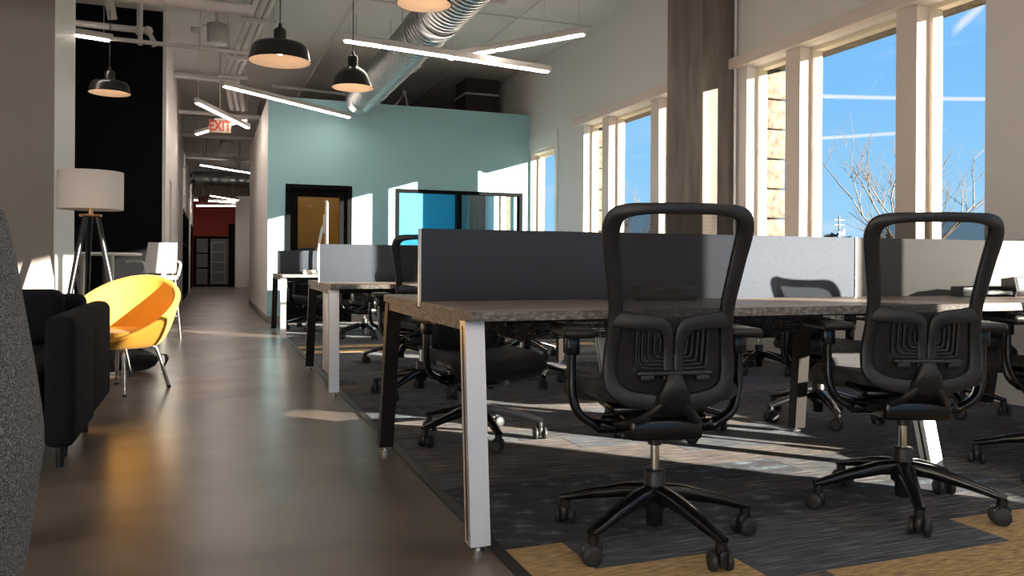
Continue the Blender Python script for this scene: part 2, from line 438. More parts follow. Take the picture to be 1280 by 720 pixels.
def window_bay(win, y0, y1, z0=ZS, z1=ZH):
    f = MB(); t, xa, xb = 0.035, W+0.115, W+0.205
    f.box(W+0.11, y0-0.075, z0, W+0.135, y0-0.05, z1).box(xa, y1-t, z0, xb, y1, z1).box(xa, y0+t, z0, xb, y1-t, z0+t).box(xa, y0+t, z1-t, xb, y1-t, z1)
    fr = f.build('window_frame', 'frame', win)
    MB().box(W+0.120, y0-0.05, z0+t, W+0.126, y1-t, z1-t).build('glass_pane', 'glass', fr)
def bays_of(u): return [(u, u+NB), (u+NB+MU, u+NB+MU+WB), (u+NB+2*MU+WB, u+UNIT)]
for i, bays in enumerate([bays_of(7.365), bays_of(3.84), [(-0.07, 0.97), (1.15, 2.14)]]):
    win = thing('window_%d' % (i+1), None, None); win['kind'] = 'structure'
    for y0, y1 in bays: window_bay(win, y0, y1)
    a, g = bays[0][0], bays[-1][1]
    for (_, m0), (m1, _) in zip(bays, bays[1:]):
        q = [(W, m0), (W, m1), (W+0.05, m1), (W+0.205, m0+0.06), (W+0.205, m0)]
        v5 = [(x, yy, ZS) for x, yy in q] + [(x, yy, ZH) for x, yy in q]
        MB().add(v5, [(0, 1, 6, 5), (1, 2, 7, 6), (2, 3, 8, 7), (3, 4, 9, 8), (4, 0, 5, 9), (4, 3, 2, 1, 0), (5, 6, 7, 8, 9)]).build('mullion', 'trim', win)
    MB().box(W+0.0, a, ZS-0.03, W+0.115, g, ZS+0.0).rbox(W-0.03, a-0.05, ZS-0.03, W+0.0, g+0.05, ZS, 0.006, 1).build('window_sill', 'trim', win)
    MB().rbox(W-0.065, a-0.20, ZH, W-0.001, g+0.25, ZH+0.105, 0.006, 1, smooth=False).build('shade_fascia', 'trim', win)
win = thing('window_6', None, None); win['kind'] = 'structure'
window_bay(win, 10.79, 11.76, ZS, 2.55)
MB().box(W+0.001, 10.79, 2.55, W+0.20, 11.76, ZH).build('window_head', 'trim', win)
MB().box(W-0.02, 10.71, ZS, W, 10.79, ZH+0.08).box(W-0.02, 10.79, 2.60, W, 11.80, ZH+0.08).build('window_casing', 'white', win)
win = thing('window_7', None, None); win['kind'] = 'structure'
window_bay(win, 12.0, 12.5); window_bay(win, 12.68, 13.50)

# concrete column with a conduit beside it
col = MB().rbox(4.361, 6.53, 0, W-0.0, 7.174, CZ, 0.012, 2, smooth=False)
cb = struct('pillar', col, 'column', 'square board-formed concrete column standing against the window wall', 'column')
MB().box(4.358, 6.527, 1.93, 4.366, 7.176, 1.936).build('pour_joint', 'column', cb)
o = MB().cyl((W-0.03, 6.47, 0.3), (W-0.03, 6.47, CZ), 0.014, n=10).build('conduit', 'alu')
tag(o, 'thin metal conduit running up beside the concrete column', 'conduit')

# other shell walls
struct('wall_left', MB().box(-6.1, -8, -0.2, -5.4, 40, CZ+0.1), 'wall')
struct('wall_rear', MB().box(-6, -8.2, -0.2, WO, -8, 0.3).box(-6, -8.2, 3.4, WO, -8, CZ+0.1).box(-6, -8.2, 0.3, -5.0, -8, 3.4).box(4.0, -8.2, 0.3, WO, -8, 3.4), 'wall')
rwn = thing('window_9', None, None); rwn['kind'] = 'structure'  # rear window out of view, added to let in fill light
f = MB().box(-5.0, -8.12, 0.3, 4.0, -8.06, 0.35).box(-5.0, -8.12, 3.35, 4.0, -8.06, 3.4)
for k in range(7): f.box(-5.0+1.49*k, -8.12, 0.35, -4.94+1.49*k, -8.06, 3.35)
f.build('window_frame', 'frame', rwn)
MB().box(-4.94, -8.095, 0.35, 3.94, -8.089, 3.35).build('glass_pane', 'glass', rwn)
gw = struct('wall_lounge', MB().box(-5.4, 7.10, 0, -1.13, 8.08, CZ), 'wallgrey', 'grey painted wall end behind the black sofa, sunlit low down', 'wall')
MB().box(-1.131, 7.098, 0, -1.127, 8.081, CZ).build('lit_side_face', 'white', gw)  # window light on this side is put into its white colour
bw = struct('wall_black', MB().box(-5.4, 11.0, 0, -0.535, 11.2, CZ), 'black', 'black feature wall behind the white table and floor lamp', 'wall')
MB().box(-0.56, 10.985, 0, -0.52, 11.2, CZ).build('corner_trim', 'white', bw)
# hall left wall with dark doors
hw = MB()
hw.box(-0.66, 11.2, 0, -0.52, 12.05, CZ).box(-0.66, 12.05, 1.99, -0.52, 12.75, CZ).box(-0.66, 12.75, 0, -0.52, 17.9, CZ)
hw.box(-0.66, 17.9, 1.96, -0.52, 23.3, 3.2).box(-0.66, 23.3, 0, -0.52, 25.0, 3.2).box(-0.66, 25.0, 1.96, -0.52, 29.0, 3.2)
hl = struct('wall_hall', hw, 'wall', 'white hallway wall with dark glazed openings', 'wall')
MB().box(-0.64, 12.05, 0, -0.60, 12.75, 1.99).build('door_leaf', 'black', hl)
MB().rbox(-0.521, 14.6, 1.10, -0.512, 14.72, 1.26, 0.003, 1).build('thermostat', 'white', hl)
def glazed_front(y0, y1, n, z1=1.96):
    g = MB(); xa, xb = -0.60, -0.53
    g.box(xa, y0, 0, xb, y1, 0.10).box(xa, y0, z1-0.06, xb, y1, z1).box(xa, y0, 1.22, xb, y1, 1.26)
    for k in range(n+1):
        yy = y0+(y1-y0-0.06)*k/n; g.box(xa, yy, 0, xb, yy+0.06, z1)
    return g, (-0.57, y0+0.05, 0.1, -0.564, y1-0.05, z1-0.06)
for i, (a, b, n) in enumerate(((17.9, 23.3, 4), (25.0, 29.0, 3))):
    g, p = glazed_front(a, b, n)
    d = struct('door_%d' % (i+2), g, 'black')
    MB().box(*p).build('glass_pane', 'tintglass', d)
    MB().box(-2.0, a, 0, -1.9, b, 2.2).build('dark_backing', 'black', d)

# teal room ----------------------------------------------------------
T = 0.12
DX0, DX1, DZ = 0.998, 1.930, 1.965     # door opening
IX0, IX1, IZ0, IZ1 = 2.578, 4.585, 0.95, 1.955
tw = MB()
tw.box(0.76, TY, 0, DX0, TY+T, TZ).box(DX0, TY, DZ, DX1, TY+T, TZ).box(DX1, TY, 0, IX0, TY+T, TZ)
tw.box(IX0, TY, 0, IX1, TY+T, IZ0).box(IX0, TY, IZ1, IX1, TY+T, TZ).box(IX1, TY, 0, W, TY+T, TZ)
two = struct('wall_teal', tw, 'teal', 'pale teal partition wall facing the desks, with a door and an inside window', 'wall')
rw = struct('wall_return', MB().box(0.76, TY+T, 0, 0.88, 17.3, TZ), 'wall', 'pale return wall of the teal box along the hallway', 'wall')
MB().rbox(0.748, TY-0.012, 0, 0.76, 17.3, 0.10, 0.003, 1).build('baseboard', 'wallgrey', rw)
bb = MB().box(0.76, TY-0.012, 0.0, DX0, TY, 0.10).box(DX1, TY-0.012, 0.0, W, TY, 0.10)
struct('baseboard_teal', bb, 'wallgrey')
MB().rbox(0.752, 13.1, 0.36, 0.76, 13.18, 0.48, 0.003, 1).build('wall_outlet', 'white', rw)
struct('wall_divider', MB().box(2.40, TY+T, 0, 2.50, 14.6, TZ), 'cyan')
struct('wall_orange', MB().box(0.88, 14.5, 0, 2.40, 14.6, TZ), 'orange', 'orange wall seen through the black framed door', 'wall')
struct('wall_blue', MB().box(2.50, 14.6, 0, W, 14.7, TZ), 'cyan', 'bright blue wall seen through the inside window', 'wall')
struct('wall_far', MB().box(0.88, 17.2, 0, W, 17.3, CZ), 'wall')

# door in the teal wall
d = thing('door_1', None, None); d['kind'] = 'structure'
j = 0.065
MB().box(DX0, TY-0.02, 0, DX0+j, TY+T+0.01, DZ).box(DX1-j, TY-0.02, 0, DX1, TY+T+0.01, DZ).box(DX0+j, TY-0.02, DZ-j, DX1-j, TY+T+0.01, DZ).build('door_frame', 'black', d)
lf = MB(); a, b = DX0+j+0.004, DX1-j-0.004; s = 0.105
lf.box(a, TY+0.03, 0.01, a+s, TY+0.075, DZ-j-0.004).box(b-s, TY+0.03, 0.01, b, TY+0.075, DZ-j-0.004)
lf.box(a+s, TY+0.03, DZ-j-s, b-s, TY+0.075, DZ-j-0.004).box(a+s, TY+0.03, 0.01, b-s, TY+0.075, 0.24)
lf = lf.build('door_leaf', 'black', d)
MB().box(a+s, TY+0.05, 0.24, b-s, TY+0.056, DZ-j-s).build('glass_pane', 'tintglass', lf)
MB().tube([(b-0.05, TY+0.03, 1.0), (b-0.05, TY-0.03, 1.0), (b-0.16, TY-0.03, 1.0)], 0.009, 8).build('door_handle', 'alu', d)
# inside window
d = thing('window_8', None, None); d['kind'] = 'structure'
f = MB(); t = 0.05; xm = 3.52
f.box(IX0, TY-0.015, IZ0, IX0+t, TY+T, IZ1).box(IX1-t, TY-0.015, IZ0, IX1, TY+T, IZ1).box(IX0+t, TY-0.015, IZ1-t, IX1-t, TY+T, IZ1).box(IX0+t, TY-0.015, IZ0, IX1-t, TY+T, IZ0+t).box(xm, TY-0.015, IZ0+t, xm+0.07, TY+T, IZ1-t)
fo = f.build('window_frame', 'black', d)
MB().box(IX0+t, TY+0.05, IZ0+t, xm, TY+0.056, IZ1-t).build('glass_pane', 'tintglass', d)
MB().box(xm+0.07, TY+0.05, IZ0+t, IX1-t, TY+0.056, IZ1-t).build('glass_pane', 'tintglass', d)
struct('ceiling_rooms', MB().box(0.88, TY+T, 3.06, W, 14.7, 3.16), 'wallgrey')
struct('pillar_far', MB().box(4.40, 14.0, 0, W, 14.55, 3.06), 'column', 'concrete column in the blue room behind the inside window', 'column')

# hall end -----------------------------------------------------------
struct('wall_hall_end', MB().box(0.79, 28.2, 0, W, 28.4, 3.2), 'wall', 'plain pale wall at the far right end of the hallway', 'wall')
struct('wall_red', MB().box(-0.52, 29.2, 1.70, 0.90, 29.3, 2.95).box(-2.2, 29.2, 0, -0.52, 29.3, 2.95), 'red', 'red panel above the glazed door at the end of the hallway', 'wall')
struct('wall_hall_back', MB().box(-5.4, 33, 0, W, 33.2, CZ), 'wallgrey')
g = MB().box(-0.52, 29.2, 0, -0.42, 29.3, 1.7).box(0.72, 29.2, 0, 0.90, 29.3, 1.7).box(-0.42, 29.2, 1.62, 0.72, 29.3, 1.7).box(-0.42, 29.2, 0, 0.72, 29.3, 0.07).box(-0.06, 29.2, 0.07, 0.02, 29.3, 1.62).box(-0.42, 29.2, 0.60, -0.06, 29.3, 0.65).box(-0.42, 29.2, 1.10, -0.06, 29.3, 1.14)
d = struct('door_4', g, 'black')
MB().box(-0.42, 29.24, 0.07, -0.06, 29.25, 1.62).build('glass_pane', 'tintglass', d)
MB().box(0.02, 29.24, 0.07, 0.72, 29.25, 1.62).build('glass_pane', 'tintglass', d)
struct('trim_hall', MB().box(0.60, 28.4, 0, 0.79, 29.2, 2.1), 'black')
struct('beam_1', MB().box(-5.4, 27.0, 2.95, W, 27.3, 3.25).box(-5.4, 24.5, 3.05, W, 24.7, 3.3), 'brown', 'dark brown steel beams over the end of the hallway', 'beam')

# outside
struct('ground_outside', MB().box(WO+0.05, -300, -0.6, 400, 400, -0.4), 'earth')

# ================================================================== DESKS
DESK_X0, DESK_XM, DESK_X1 = 0.74, 2.82, 4.56
HD, DT, TH = 0.665, 0.722, 0.030
def desk(yc, label, screens, extra_panel=False):
    d = thing('bench_desk', label, 'desk', (0, yc, 0))
    for a, b in ((DESK_X0, DESK_XM-0.002), (DESK_XM+0.002, DESK_X1)):
        for s in (-1, 1):
            y0, y1 = sorted((s*0.012, s*HD))
            bm = bmesh.new(); bmesh.ops.create_cube(bm, size=1)
            for v in bm.verts: v.co = Vector((a+(v.co.x+.5)*(b-a), y0+(v.co.y+.5)*(y1-y0), DT-TH+(v.co.z+.5)*TH))
            bmesh.ops.bevel(bm, geom=[e for e in bm.edges if abs(e.verts[0].co.z-e.verts[1].co.z) > 0.01], offset=0.012, segments=3, affect='EDGES')
            bmesh.ops.bevel(bm, geom=[e for e in bm.edges if e.verts[0].co.z > DT-0.001 and e.verts[1].co.z > DT-0.001 and len(e.link_faces) == 2 and abs(e.calc_face_angle(0)) > 1], offset=0.002, segments=1, affect='EDGES')
            m = MB(); bm.verts.index_update()
            for f in bm.faces:
                m.add([v.co for v in f.verts], [tuple(range(len(f.verts)))], 0 if abs(f.normal.z) > 0.5 else 1)
            bm.free()
            m.build('desktop', ['desk', 'deskedge'], d)
    # legs: splayed square posts on levelling feet
    def leg(xf, yf, xt, yt, w=0.062):
        P0, P1 = Vector((xf, yf, 0.028)), Vector((xt, yt, DT-TH-0.004))
        vs = []
        for p in (P0, P1):
            for sx, sy in ((-1, -1), (1, -1), (1, 1), (-1, 1)): vs.append((p.x+sx*w/2, p.y+sy*w/2*0.92, p.z))
        m = MB().add(vs, [(0, 1, 5, 4), (1, 2, 6, 5), (2, 3, 7, 6), (3, 0, 4, 7), (3, 2, 1, 0), (4, 5, 6, 7)])
        # raised centre rib on the aisle side
        o = m.build('leg', 'alu' if yf < 0 else 'darkmetal', d)  # near-side legs silver, far-side legs a darker metal
        MB().cyl((xf, yf, 0.012), (xf, yf, 0.03), 0.010, n=10).cyl((xf, yf, 0.0), (xf, yf, 0.013), 0.021, n=14).build('levelling_foot', 'chrome', o)
        gr = MB()
        for s in (-1,):
            gr.add([(xf-w/2-0.0015, yf-0.006, 0.04), (xf-w/2-0.0015, yf+0.006, 0.04), (xt-w/2-0.0015, yt+0.006, DT-TH-0.02), (xt-w/2-0.0015, yt-0.006, DT-TH-0.02)], [(0, 1, 2, 3)])
        gr.build('leg_groove', 'blk', o)
    for s in (-1, 1):
        leg(0.757, s*0.68, 0.768, s*0.575)
        leg(2.85, s*0.42, 2.80, s*0.31)
        leg(DESK_X1-0.05, s*0.68, DESK_X1-0.05, s*0.575)
    MB().box(0.742, -0.60, DT-TH-0.034, 0.796, 0.60, DT-TH).build('end_rail', 'deskedge', d)
    MB().box(2.775, -0.34, DT-TH-0.034, 2.825, 0.34, DT-TH).build('cross_rail', 'blk', d)
    MB().box(DESK_X1-0.075, -0.6, DT-TH-0.034, DESK_X1-0.02, 0.6, DT-TH).build('cross_rail', 'blk', d)
    MB().box(0.796, -0.035, DT-TH-0.055, DESK_X1-0.075, 0.035, DT-TH-0.001).build('centre_beam', 'blk', d)
    # wire cable baskets
    for a, b in ((1.02, 2.55), (3.0, 4.3)):
        for s in (-1, 1):
            wv = MB(); y0, y1 = (-0.30, -0.10) if s < 0 else (0.10, 0.30); z0, z1 = DT-TH-0.095, DT-TH-0.012
            n = int((b-a)/0.035)
            for k in range(n+1):
                x = a+(b-a)*k/n
                wv.box(x-.0012, y0-.0012, z0, x+.0012, y0+.0012, z1).box(x-.0012, y0, z0-.0012, x+.0012, y1, z0+.0012).box(x-.0012, y1-.0012, z0, x+.0012, y1+.0012, z1)
            for z in (z0, z0+0.028, z0+0.056, z1):
                for yy in (y0, y1): wv.box(a, yy-.0015, z-.0015, b, yy+.0015, z+.0015)
            for k in range(1, 5):
                yy = y0+(y1-y0)*k/5; wv.box(a, yy-.0012, z0-.0012, b, yy+.0012, z0+.0012)
            o = wv.build('cable_basket', 'wire', d); o['kind'] = 'stuff'
    for (a, b, m) in screens:
        s = MB().rbox(a, -0.0115, DT-0.02, b, 0.0115, 0.997, 0.003, 1).build('privacy_screen', m, d)
        MB().box(a-0.001, -0.0118, DT-0.02, a+0.006, 0.0118, 0.9965).build('edge_channel', 'alu', s)
    if extra_panel:
        MB().rbox(0.80, -0.16, 0.06, 0.83, 0.22, DT-TH-0.04, 0.004, 1).build('end_panel', 'alu', d)
    return d
desk(2.98, 'nearest long bench desk with grey wood top and charcoal divider screens', [(0.74, 2.816, 'screen'), (2.824, 4.54, 'screenlt')])
desk(5.98, 'second bench desk, with the lit grey divider screen and a grey end panel', [(0.74, 2.816, 'screen'), (2.824, 4.54, 'screen')], True)
desk(9.86, 'farthest bench desk with low dark screen, near the black framed door', [(0.74, 2.816, 'screen'), (2.824, 4.54, 'screen')])

# things on the nearest desk
p = MB().rbox(1.58, 2.80, DT+.0005, 1.85, 2.86, DT+0.055, 0.006, 2).build('power_module', 'blkgloss')
tag(p, 'black power module on the nearest desk, seen through the left chair mesh', 'power module')
p = MB().rbox(3.30, 2.80, DT+.0005, 3.85, 2.87, DT+0.05, 0.006, 2).build('power_module', 'blkgloss')
tag(p, 'black power module below the light screen, right of the second front chair', 'power module')
def lcd_material():
    m = emit('lcd', (0.30, 0.52, 0.80), 0.5); m.node_tree.nodes['Principled BSDF'].inputs['Base Color'].default_value = (0.03, 0.05, 0.07, 1); return m
ph = thing('desk_phone', 'black desk phone with pale blue display at the right edge of the near desk', 'phone', (3.62, 2.70, DT+.001), R(-12))
b = MB()
vs = [(-.12, -.05, .028), (.12, -.05, .028), (.12, .05, .028), (-.12, .05, .028), (-.12, -.03, .095), (.12, -.03, .095), (.12, .05, .085), (-.12, .05, .085)]
b.add(vs, [(0, 1, 5, 4), (1, 2, 6, 5), (2, 3, 7, 6), (3, 0, 4, 7), (3, 2, 1, 0), (4, 5, 6, 7)])
b.cyl((-.09, 0, 0), (-.09, 0, .03), .008, n=8).cyl((.09, 0, 0), (.09, 0, .03), .008, n=8)
b.build('phone_body', 'blkgloss', ph)
nrm = Vector((0, -0.067, 0.02)).normalized()
scr = MB().add([Vector(v)+Vector((0, -0.002, 0.0004)) for v in ((-.108, -.0478, .036), (.112, -.0478, .036), (.112, -.0315, .090), (-.108, -.0315, .090))], [(0, 1, 2, 3)])
scr.build('display', lcd_material(), ph)
ink = MB()
for k, (x0, x1) in enumerate(((-.08, -.03), (-.085, -.055), (-.06, -.02), (-.075, -.045))):
    z = .078-.01*k; yy = -.0478+(z-.036)*.3019-.003
    ink.box(x0, yy-.0004, z, x1, yy, z+.004)
ink.build('display_text', 'blk', ph)

# monitor on far desk
mo = thing('monitor', 'white monitor seen edge-on, standing on the farthest desk', 'monitor', (1.30, 9.75, DT), R(80))
MB().rbox(-.27, -.012, .34, .27, .012, .86, .008, 2).rbox(-.10, .012, .48, .10, .04, .70, .012, 2).build('display', 'white', mo)
MB().tube(curve_pts([(0, .10, .0), (0, .10, .25), (0, .06, .5), (0, .03, .58)]), .018, 8).build('arm', 'alu', mo)
MB().rbox(-.09, .02, 0, .09, .19, .014, .005, 1).build('base', 'white', mo)
o = MB().rbox(1.00, 9.45, DT+.0005, 1.15, 9.58, DT+.05, .004, 1).build('paper_box', 'white')
tag(o, 'small white box on the farthest desk beside the monitor', 'box')

# ================================================================== DESK CHAIRS
def yback(x, z):
    tab = [(.42, -.155), (.50, -.165), (.60, -.165), (.72, -.185), (.90, -.235), (1.06, -.29)]
    return lerp_tab(tab, z) + 0.055*(x/.22)**2
def bp(x, z, off=0.0): return Vector((x, yback(x, z)+off, z))
def ribbon(mb, pts, w, h, mi=0, n=10, closed=False, sub=5):
    P = curve_pts([(p[0], 0, p[1]) for p in pts], sub)
    k = len(P); Wd = []
    for i in range(k):
        f = i/(k-1)*(len(w)-1); a = int(min(f, len(w)-2)); Wd.append(w[a]+(w[a+1]-w[a])*(f-a))
    Q = [bp(p.x, p.z) for p in P]
    vs = []
    for i in range(k):
        T = (Q[min(i+1, k-1)]-Q[max(i-1, 0)])
        if closed and i in (0, k-1): T = Q[1]-Q[k-2]
        T.normalize(); nn = Vector((0, 1, 0)); nn = (nn - T*nn.dot(T)).normalized(); s = T.cross(nn)
        for j in range(n):
            t = 2*math.pi*j/n; c, d = math.cos(t), math.sin(t)
            c = math.copysign(abs(c)**0.38, c); d = math.copysign(abs(d)**0.38, d)
            vs.append(Q[i]+nn*(c*h/2)+s*(d*Wd[i]/2))
    mb.add(vs, [(i*n+j, i*n+(j+1) % n, (i+1)*n+(j+1) % n, (i+1)*n+j) for i in range(k-1) for j in range(n)], mi, True)
    if not closed:
        mb.add(vs[:n], [tuple(reversed(range(n)))], mi); mb.add(vs[-n:], [tuple(range(n))], mi)
    return mb
HALF = [(0.0, 1.026), (.10, 1.025), (.160, 1.020), (.190, 1.005), (.201, .975), (.199, .937), (.192, .89), (.181, .82), (.173, .763), (.171, .716), (.174, .658), (.181, .589), (.181, .535), (.168, .497), (.13, .472), (.065, .461), (0.0, .459)]
HW = [.032, .032, .040, .050, .052, .050, .047, .045, .043, .041, .039, .039, .042, .048, .050, .050, .050]
def mesh_half(z):
    tab = [(.47, .12), (.50, .16), (.56, .178), (.66, .174), (.72, .171), (.82, .181), (.90, .194), (.97, .200), (1.0, .187), (1.02, .155)]
    return lerp_tab(tab, z)
chair_seq = []
def make_chair(label):
    c = thing('desk_chair', label, 'chair')
    f = MB()
    loop = HALF + [(-x, z) for x, z in reversed(HALF[:-1])]
    ribbon(f, loop, HW+list(reversed(HW[:-1])), .021, closed=True, n=10, sub=4)
    fo = f.build('back_frame', 'blkframe', c)
    s = MB()
    for sg in (-1, 1):
        ribbon(s, [(sg*.178, .708), (sg*.12, .700), (sg*.06, .696), (sg*.030, .684), (sg*.019, .655), (sg*.0165, .60), (sg*.0165, .53)], [.052, .050, .044, .040, .032, .030, .030], .020, sub=4)
    s.tube(curve_pts([(0, -.175, .545), (0, -.185, .50), (0, -.15, .44), (0, -.06, .40)], 6), 1, 10, flat=([.05, .052, .055, .06, .066, .075, .082, .09, .098, .105, .11, .115, .115, .115, .115, .115, .115, .115, .115], [.03]*19), up=(0, 1, 0.2))
    for sg in (-1, 1):
        s.tube(curve_pts([(sg*.03, -.17, .46), (sg*.07, -.14, .415), (sg*.12, -.06, .375), (sg*.13, .04, .36)], 5), .016, 8)
    s.build('back_spine', 'blkframe', c)
    m = MB().grid(lambda u, v: bp((u*2-1)*mesh_half(.70+v*.315), .70+v*.315, .006), 13, 13)
    m.build('back_mesh', mesh_fabric('chair_mesh', (0.02, 0.02, 0.021), 0.75) if 'chair_mesh' not in bpy.data.materials else bpy.data.materials['chair_mesh'], c)
    m = MB().grid(lambda u, v: bp((u*2-1)*mesh_half(.475+v*.23), .475+v*.23, .012), 11, 7)
    m.build('back_cover', 'seatfab', c)
    lp = MB()
    lp.grid(lambda u, v: bp((u*2-1)*.112, .545+v*.15, .006), 9, 7)
    for k in range(5):
        a, z0, z1 = .108-.017*k, .560+.011*k, .690-.010*k
        r = .022-.002*k
        path = [(-a, z1), (-a, z0+r), (-a+r*.3, z0+r*.3), (-a+r, z0), (a-r, z0), (a-r*.3, z0+r*.3), (a, z0+r), (a, z1)]
        ribbon(lp, path, [.009]*len(path), .014, sub=2, n=6)
    lp.rbox(-.115, -.190, .540, .115, -.165, .556, .005, 1).rbox(-.105, -.195, .525, -.062, -.168, .545, .004, 1).rbox(.062, -.195, .525, .105, -.168, .545, .004, 1)
    lp.build('lumbar_pad', 'blkframe', c)
    # seat: waterfall cushion on a shell
    def seat_fn(zo, k):
        def fn(u, v):
            x = (u*2-1); y = -.125+v*.405
            hw = .235*(1-.10*(1-v)**2)*k
            z = zo + .022*abs(x)**2.2 - .045*max(0, (v-.72)/.28)**2 + .01*(1-v)
            return Vector((x*hw, y, z))
        return fn
    st = MB(); st.grid(seat_fn(.475, 1), 13, 13); st.grid(lambda u, v: seat_fn(.43, .96)(1-u, v), 13, 13)
    def rim(u, v):
        t = u*4 % 4; q = int(t) % 4; fr = t-int(t)
        uu, vv = ((fr, 0), (1, fr), (1-fr, 1), (0, 1-fr))[q]
        a = seat_fn(.475, 1)(uu, vv); b = seat_fn(.43, .96)(uu, vv); bulge = math.sin(v*math.pi)*.012
        p = b.lerp(a, v); d = Vector((p.x, p.y-.05, 0)).normalized(); return p+d*bulge
    st.grid(rim, 48, 5, closed_u=True)
    st.build('seat', 'seatfab', c)
    t = MB().rbox(-.115, -.12, .335, .115, .13, .405, .015, 2).rbox(-.15, -.05, .40, .15, .16, .435, .01, 1).cyl((-.17, .02, .375), (.17, .02, .375), .014, n=8).rbox(.14, .0, .36, .20, .03, .372, .005, 1)
    t.build('tilt_mechanism', 'blkgloss', c)
    for sg in (-1, 1):
        ar = MB()
        path = curve_pts([(sg*.10, .0, .352), (sg*.18, -.01, .362), (sg*.245, -.01, .40), (sg*.268, -.005, .46), (sg*.270, .0, .53), (sg*.270, .0, .60)], 5)
        k = len(path)
        ar.tube(path, 1, 10, flat=([.040+.014*i/(k-1) for i in range(k)], [.026]*k), up=(sg, 0, 0.3))
        ar.rbox(sg*.270-.022, -.028, .585, sg*.270+.022, .032, .645, .008, 2)
        ao = ar.build('armrest', 'blkgloss', c)
        p = MB().rbox(sg*.262-.052, -.10, .642, sg*.262+.052, .15, .672, .013, 3)
        p.build('arm_pad', 'blk', ao)
    g = MB().cyl((0, 0, .20), (0, 0, .335), .014, n=14).cyl((0, 0, .30), (0, 0, .335), .022, n=14, mi=1)
    g.build('gas_lift', ['chrome', 'blk'], c)
    h = MB().lathe([(.0, .222), (.030, .222), (.033, .215), (.033, .175), (.040, .165), (.040, .105), (.032, .098), (.026, .094), (.026, .05), (.022, .045), (0, .045)], 20)
    hb = h.build('base', 'blk', c)
    for k in range(5):
        t = 2*math.pi*k/5 - math.pi/2
        d2 = Vector((math.cos(t), math.sin(t), 0))
        lg = MB().tube([d2*.025+Vector((0, 0, .150)), d2*.09+Vector((0, 0, .146)), d2*.20+Vector((0, 0, .122)), d2*.285+Vector((0, 0, .098)), d2*.318+Vector((0, 0, .090))], 1, 10,
                       flat=([.056, .052, .044, .036, .030], [.052, .046, .034, .026, .022]), up=(0, 0, 1))
        lg.build('base_leg', 'blkgloss', hb)
        ca = MB().cyl((0, 0, .055), (0, 0, .088), .017, n=12)
        ca.rbox(-.012, -.026, .018, .012, .026, .066, .008, 2)
        for sg in (-1, 1):
            Mx = Matrix.Rotation(R(90), 4, 'Y')
            ca.lathe([(0, 0), (.024, 0), (.0305, .004), (.031, .010), (.029, .017), (.018, .020), (0, .020)] if sg > 0 else [(0, 0), (.018, -.0), (.029, .003), (.031, .010), (.0305, .016), (.024, .020), (0, .020)], 20, (sg*.0135 if sg > 0 else -.0335, .008, .031), 1, Mx)
        co = ca.build('caster', ['blk', 'rubber'], hb, loc=tuple(d2*.305), rot=(0, 0, t+R(70+40*k)))
    return c
CH = None
def chair(x, y, rz, star, label, drop=0.0, group='black mesh desk chairs'):
    global CH
    if CH is None:
        CH = make_chair(label); c = CH; c['group'] = group
        c.location = (x, y, 0); c.rotation_euler = (0, 0, R(rz))
    else:
        c = dup(CH, (x, y, 0), R(rz), label, group)
    for ch in c.children:
        n = ch.name.split('.')[0]
        if n == 'base': ch.rotation_euler = (0, 0, R(star))
        elif n == 'gas_lift': pass
        elif drop: ch.location.z = -drop
    return c
chair(1.32, 2.23, -13, 20, 'black mesh desk chair at the front, left one, back turned to the viewer')
chair(2.32, 2.21, -22, -15, 'black mesh desk chair at the front, second from the white desk leg, lit mesh')
chair(3.34, 2.36, -10, 11, 'black desk chair cut off by the right picture edge, only casters in view')
chair(1.24, 3.78, 185, 31, 'black desk chair across the near desk, its star base behind the white leg', .06)
chair(2.20, 3.66, 172, 44, 'black desk chair across the near desk, behind the left front chair', .06)
chair(3.20, 3.64, 190, 3, 'black desk chair across the near desk, beside the dark middle leg', .06)
chair(4.12, 3.62, 176, 8, 'black desk chair across the near desk, closest to the windows', .06)
chair(1.30, 5.16, -4, 30, 'black desk chair pushed up to the second desk, back left of the near screen')
chair(2.10, 5.40, 8, 0, 'black desk chair at the second desk, hidden behind the near charcoal screen')
chair(3.10, 5.38, -6, 25, 'black desk chair at the second desk, third from the aisle', .05)
chair(4.15, 5.40, 3, 10, 'black desk chair at the second desk, next to the window wall', .05)
chair(1.55, 6.85, 178, 12, 'black desk chair on the far side of the second desk, nearest the aisle', .06)
chair(2.70, 6.90, 184, 50, 'black desk chair on the far side of the second desk, towards the windows', .06)
chair(1.66, 9.22, 6, 4, 'black desk chair at the farthest desk, seen under the second desk', .06)
chair(2.75, 9.20, -5, 33, 'black desk chair at the farthest desk, nearer the windows', .06)
chair(1.22, 10.62, 182, 20, 'black desk chair between the farthest desk and the black framed door', .06)

# ================================================================== LOUNGE
# grey tweed armchair in the corner of the picture: curved shell, seat, legs
ac = thing('tweed_armchair', 'grey tweed high-back armchair at the lower left picture edge', 'armchair', (-0.705, 1.55, 0), 0)
prof = [(.14, .36), (.20, .38), (.315, .405), (.455, .423), (.54, .434), (.58, .431), (.667, .420), (.78, .402), (.89, .385), (.955, .37)]
def shell(u, v, inset=0.0):
    z = .14 + v*.815
    r = lerp_tab(prof, z) - inset
    a = R(-150) + u*R(300)
    cx, cy = math.cos(a), math.sin(a)
    cx = math.copysign(abs(cx)**0.75, cx); cy = math.copysign(abs(cy)**0.75, cy)
    zz = z if cx > -0.2 else .14+v*(.815-.28*min(1, (-.2-cx)/.5))
    return Vector((cx*r, cy*r*.95, zz))
b = MB().grid(lambda u, v: shell(u, v), 49, 22).grid(lambda u, v: shell(1-u, v, .075), 49, 22)
def top(u, v):
    a, c = shell(u, 1), shell(u, 1, .075); p = a.lerp(c, v); p.z += math.sin(v*math.pi)*.02; return p
b.grid(top, 49, 6)
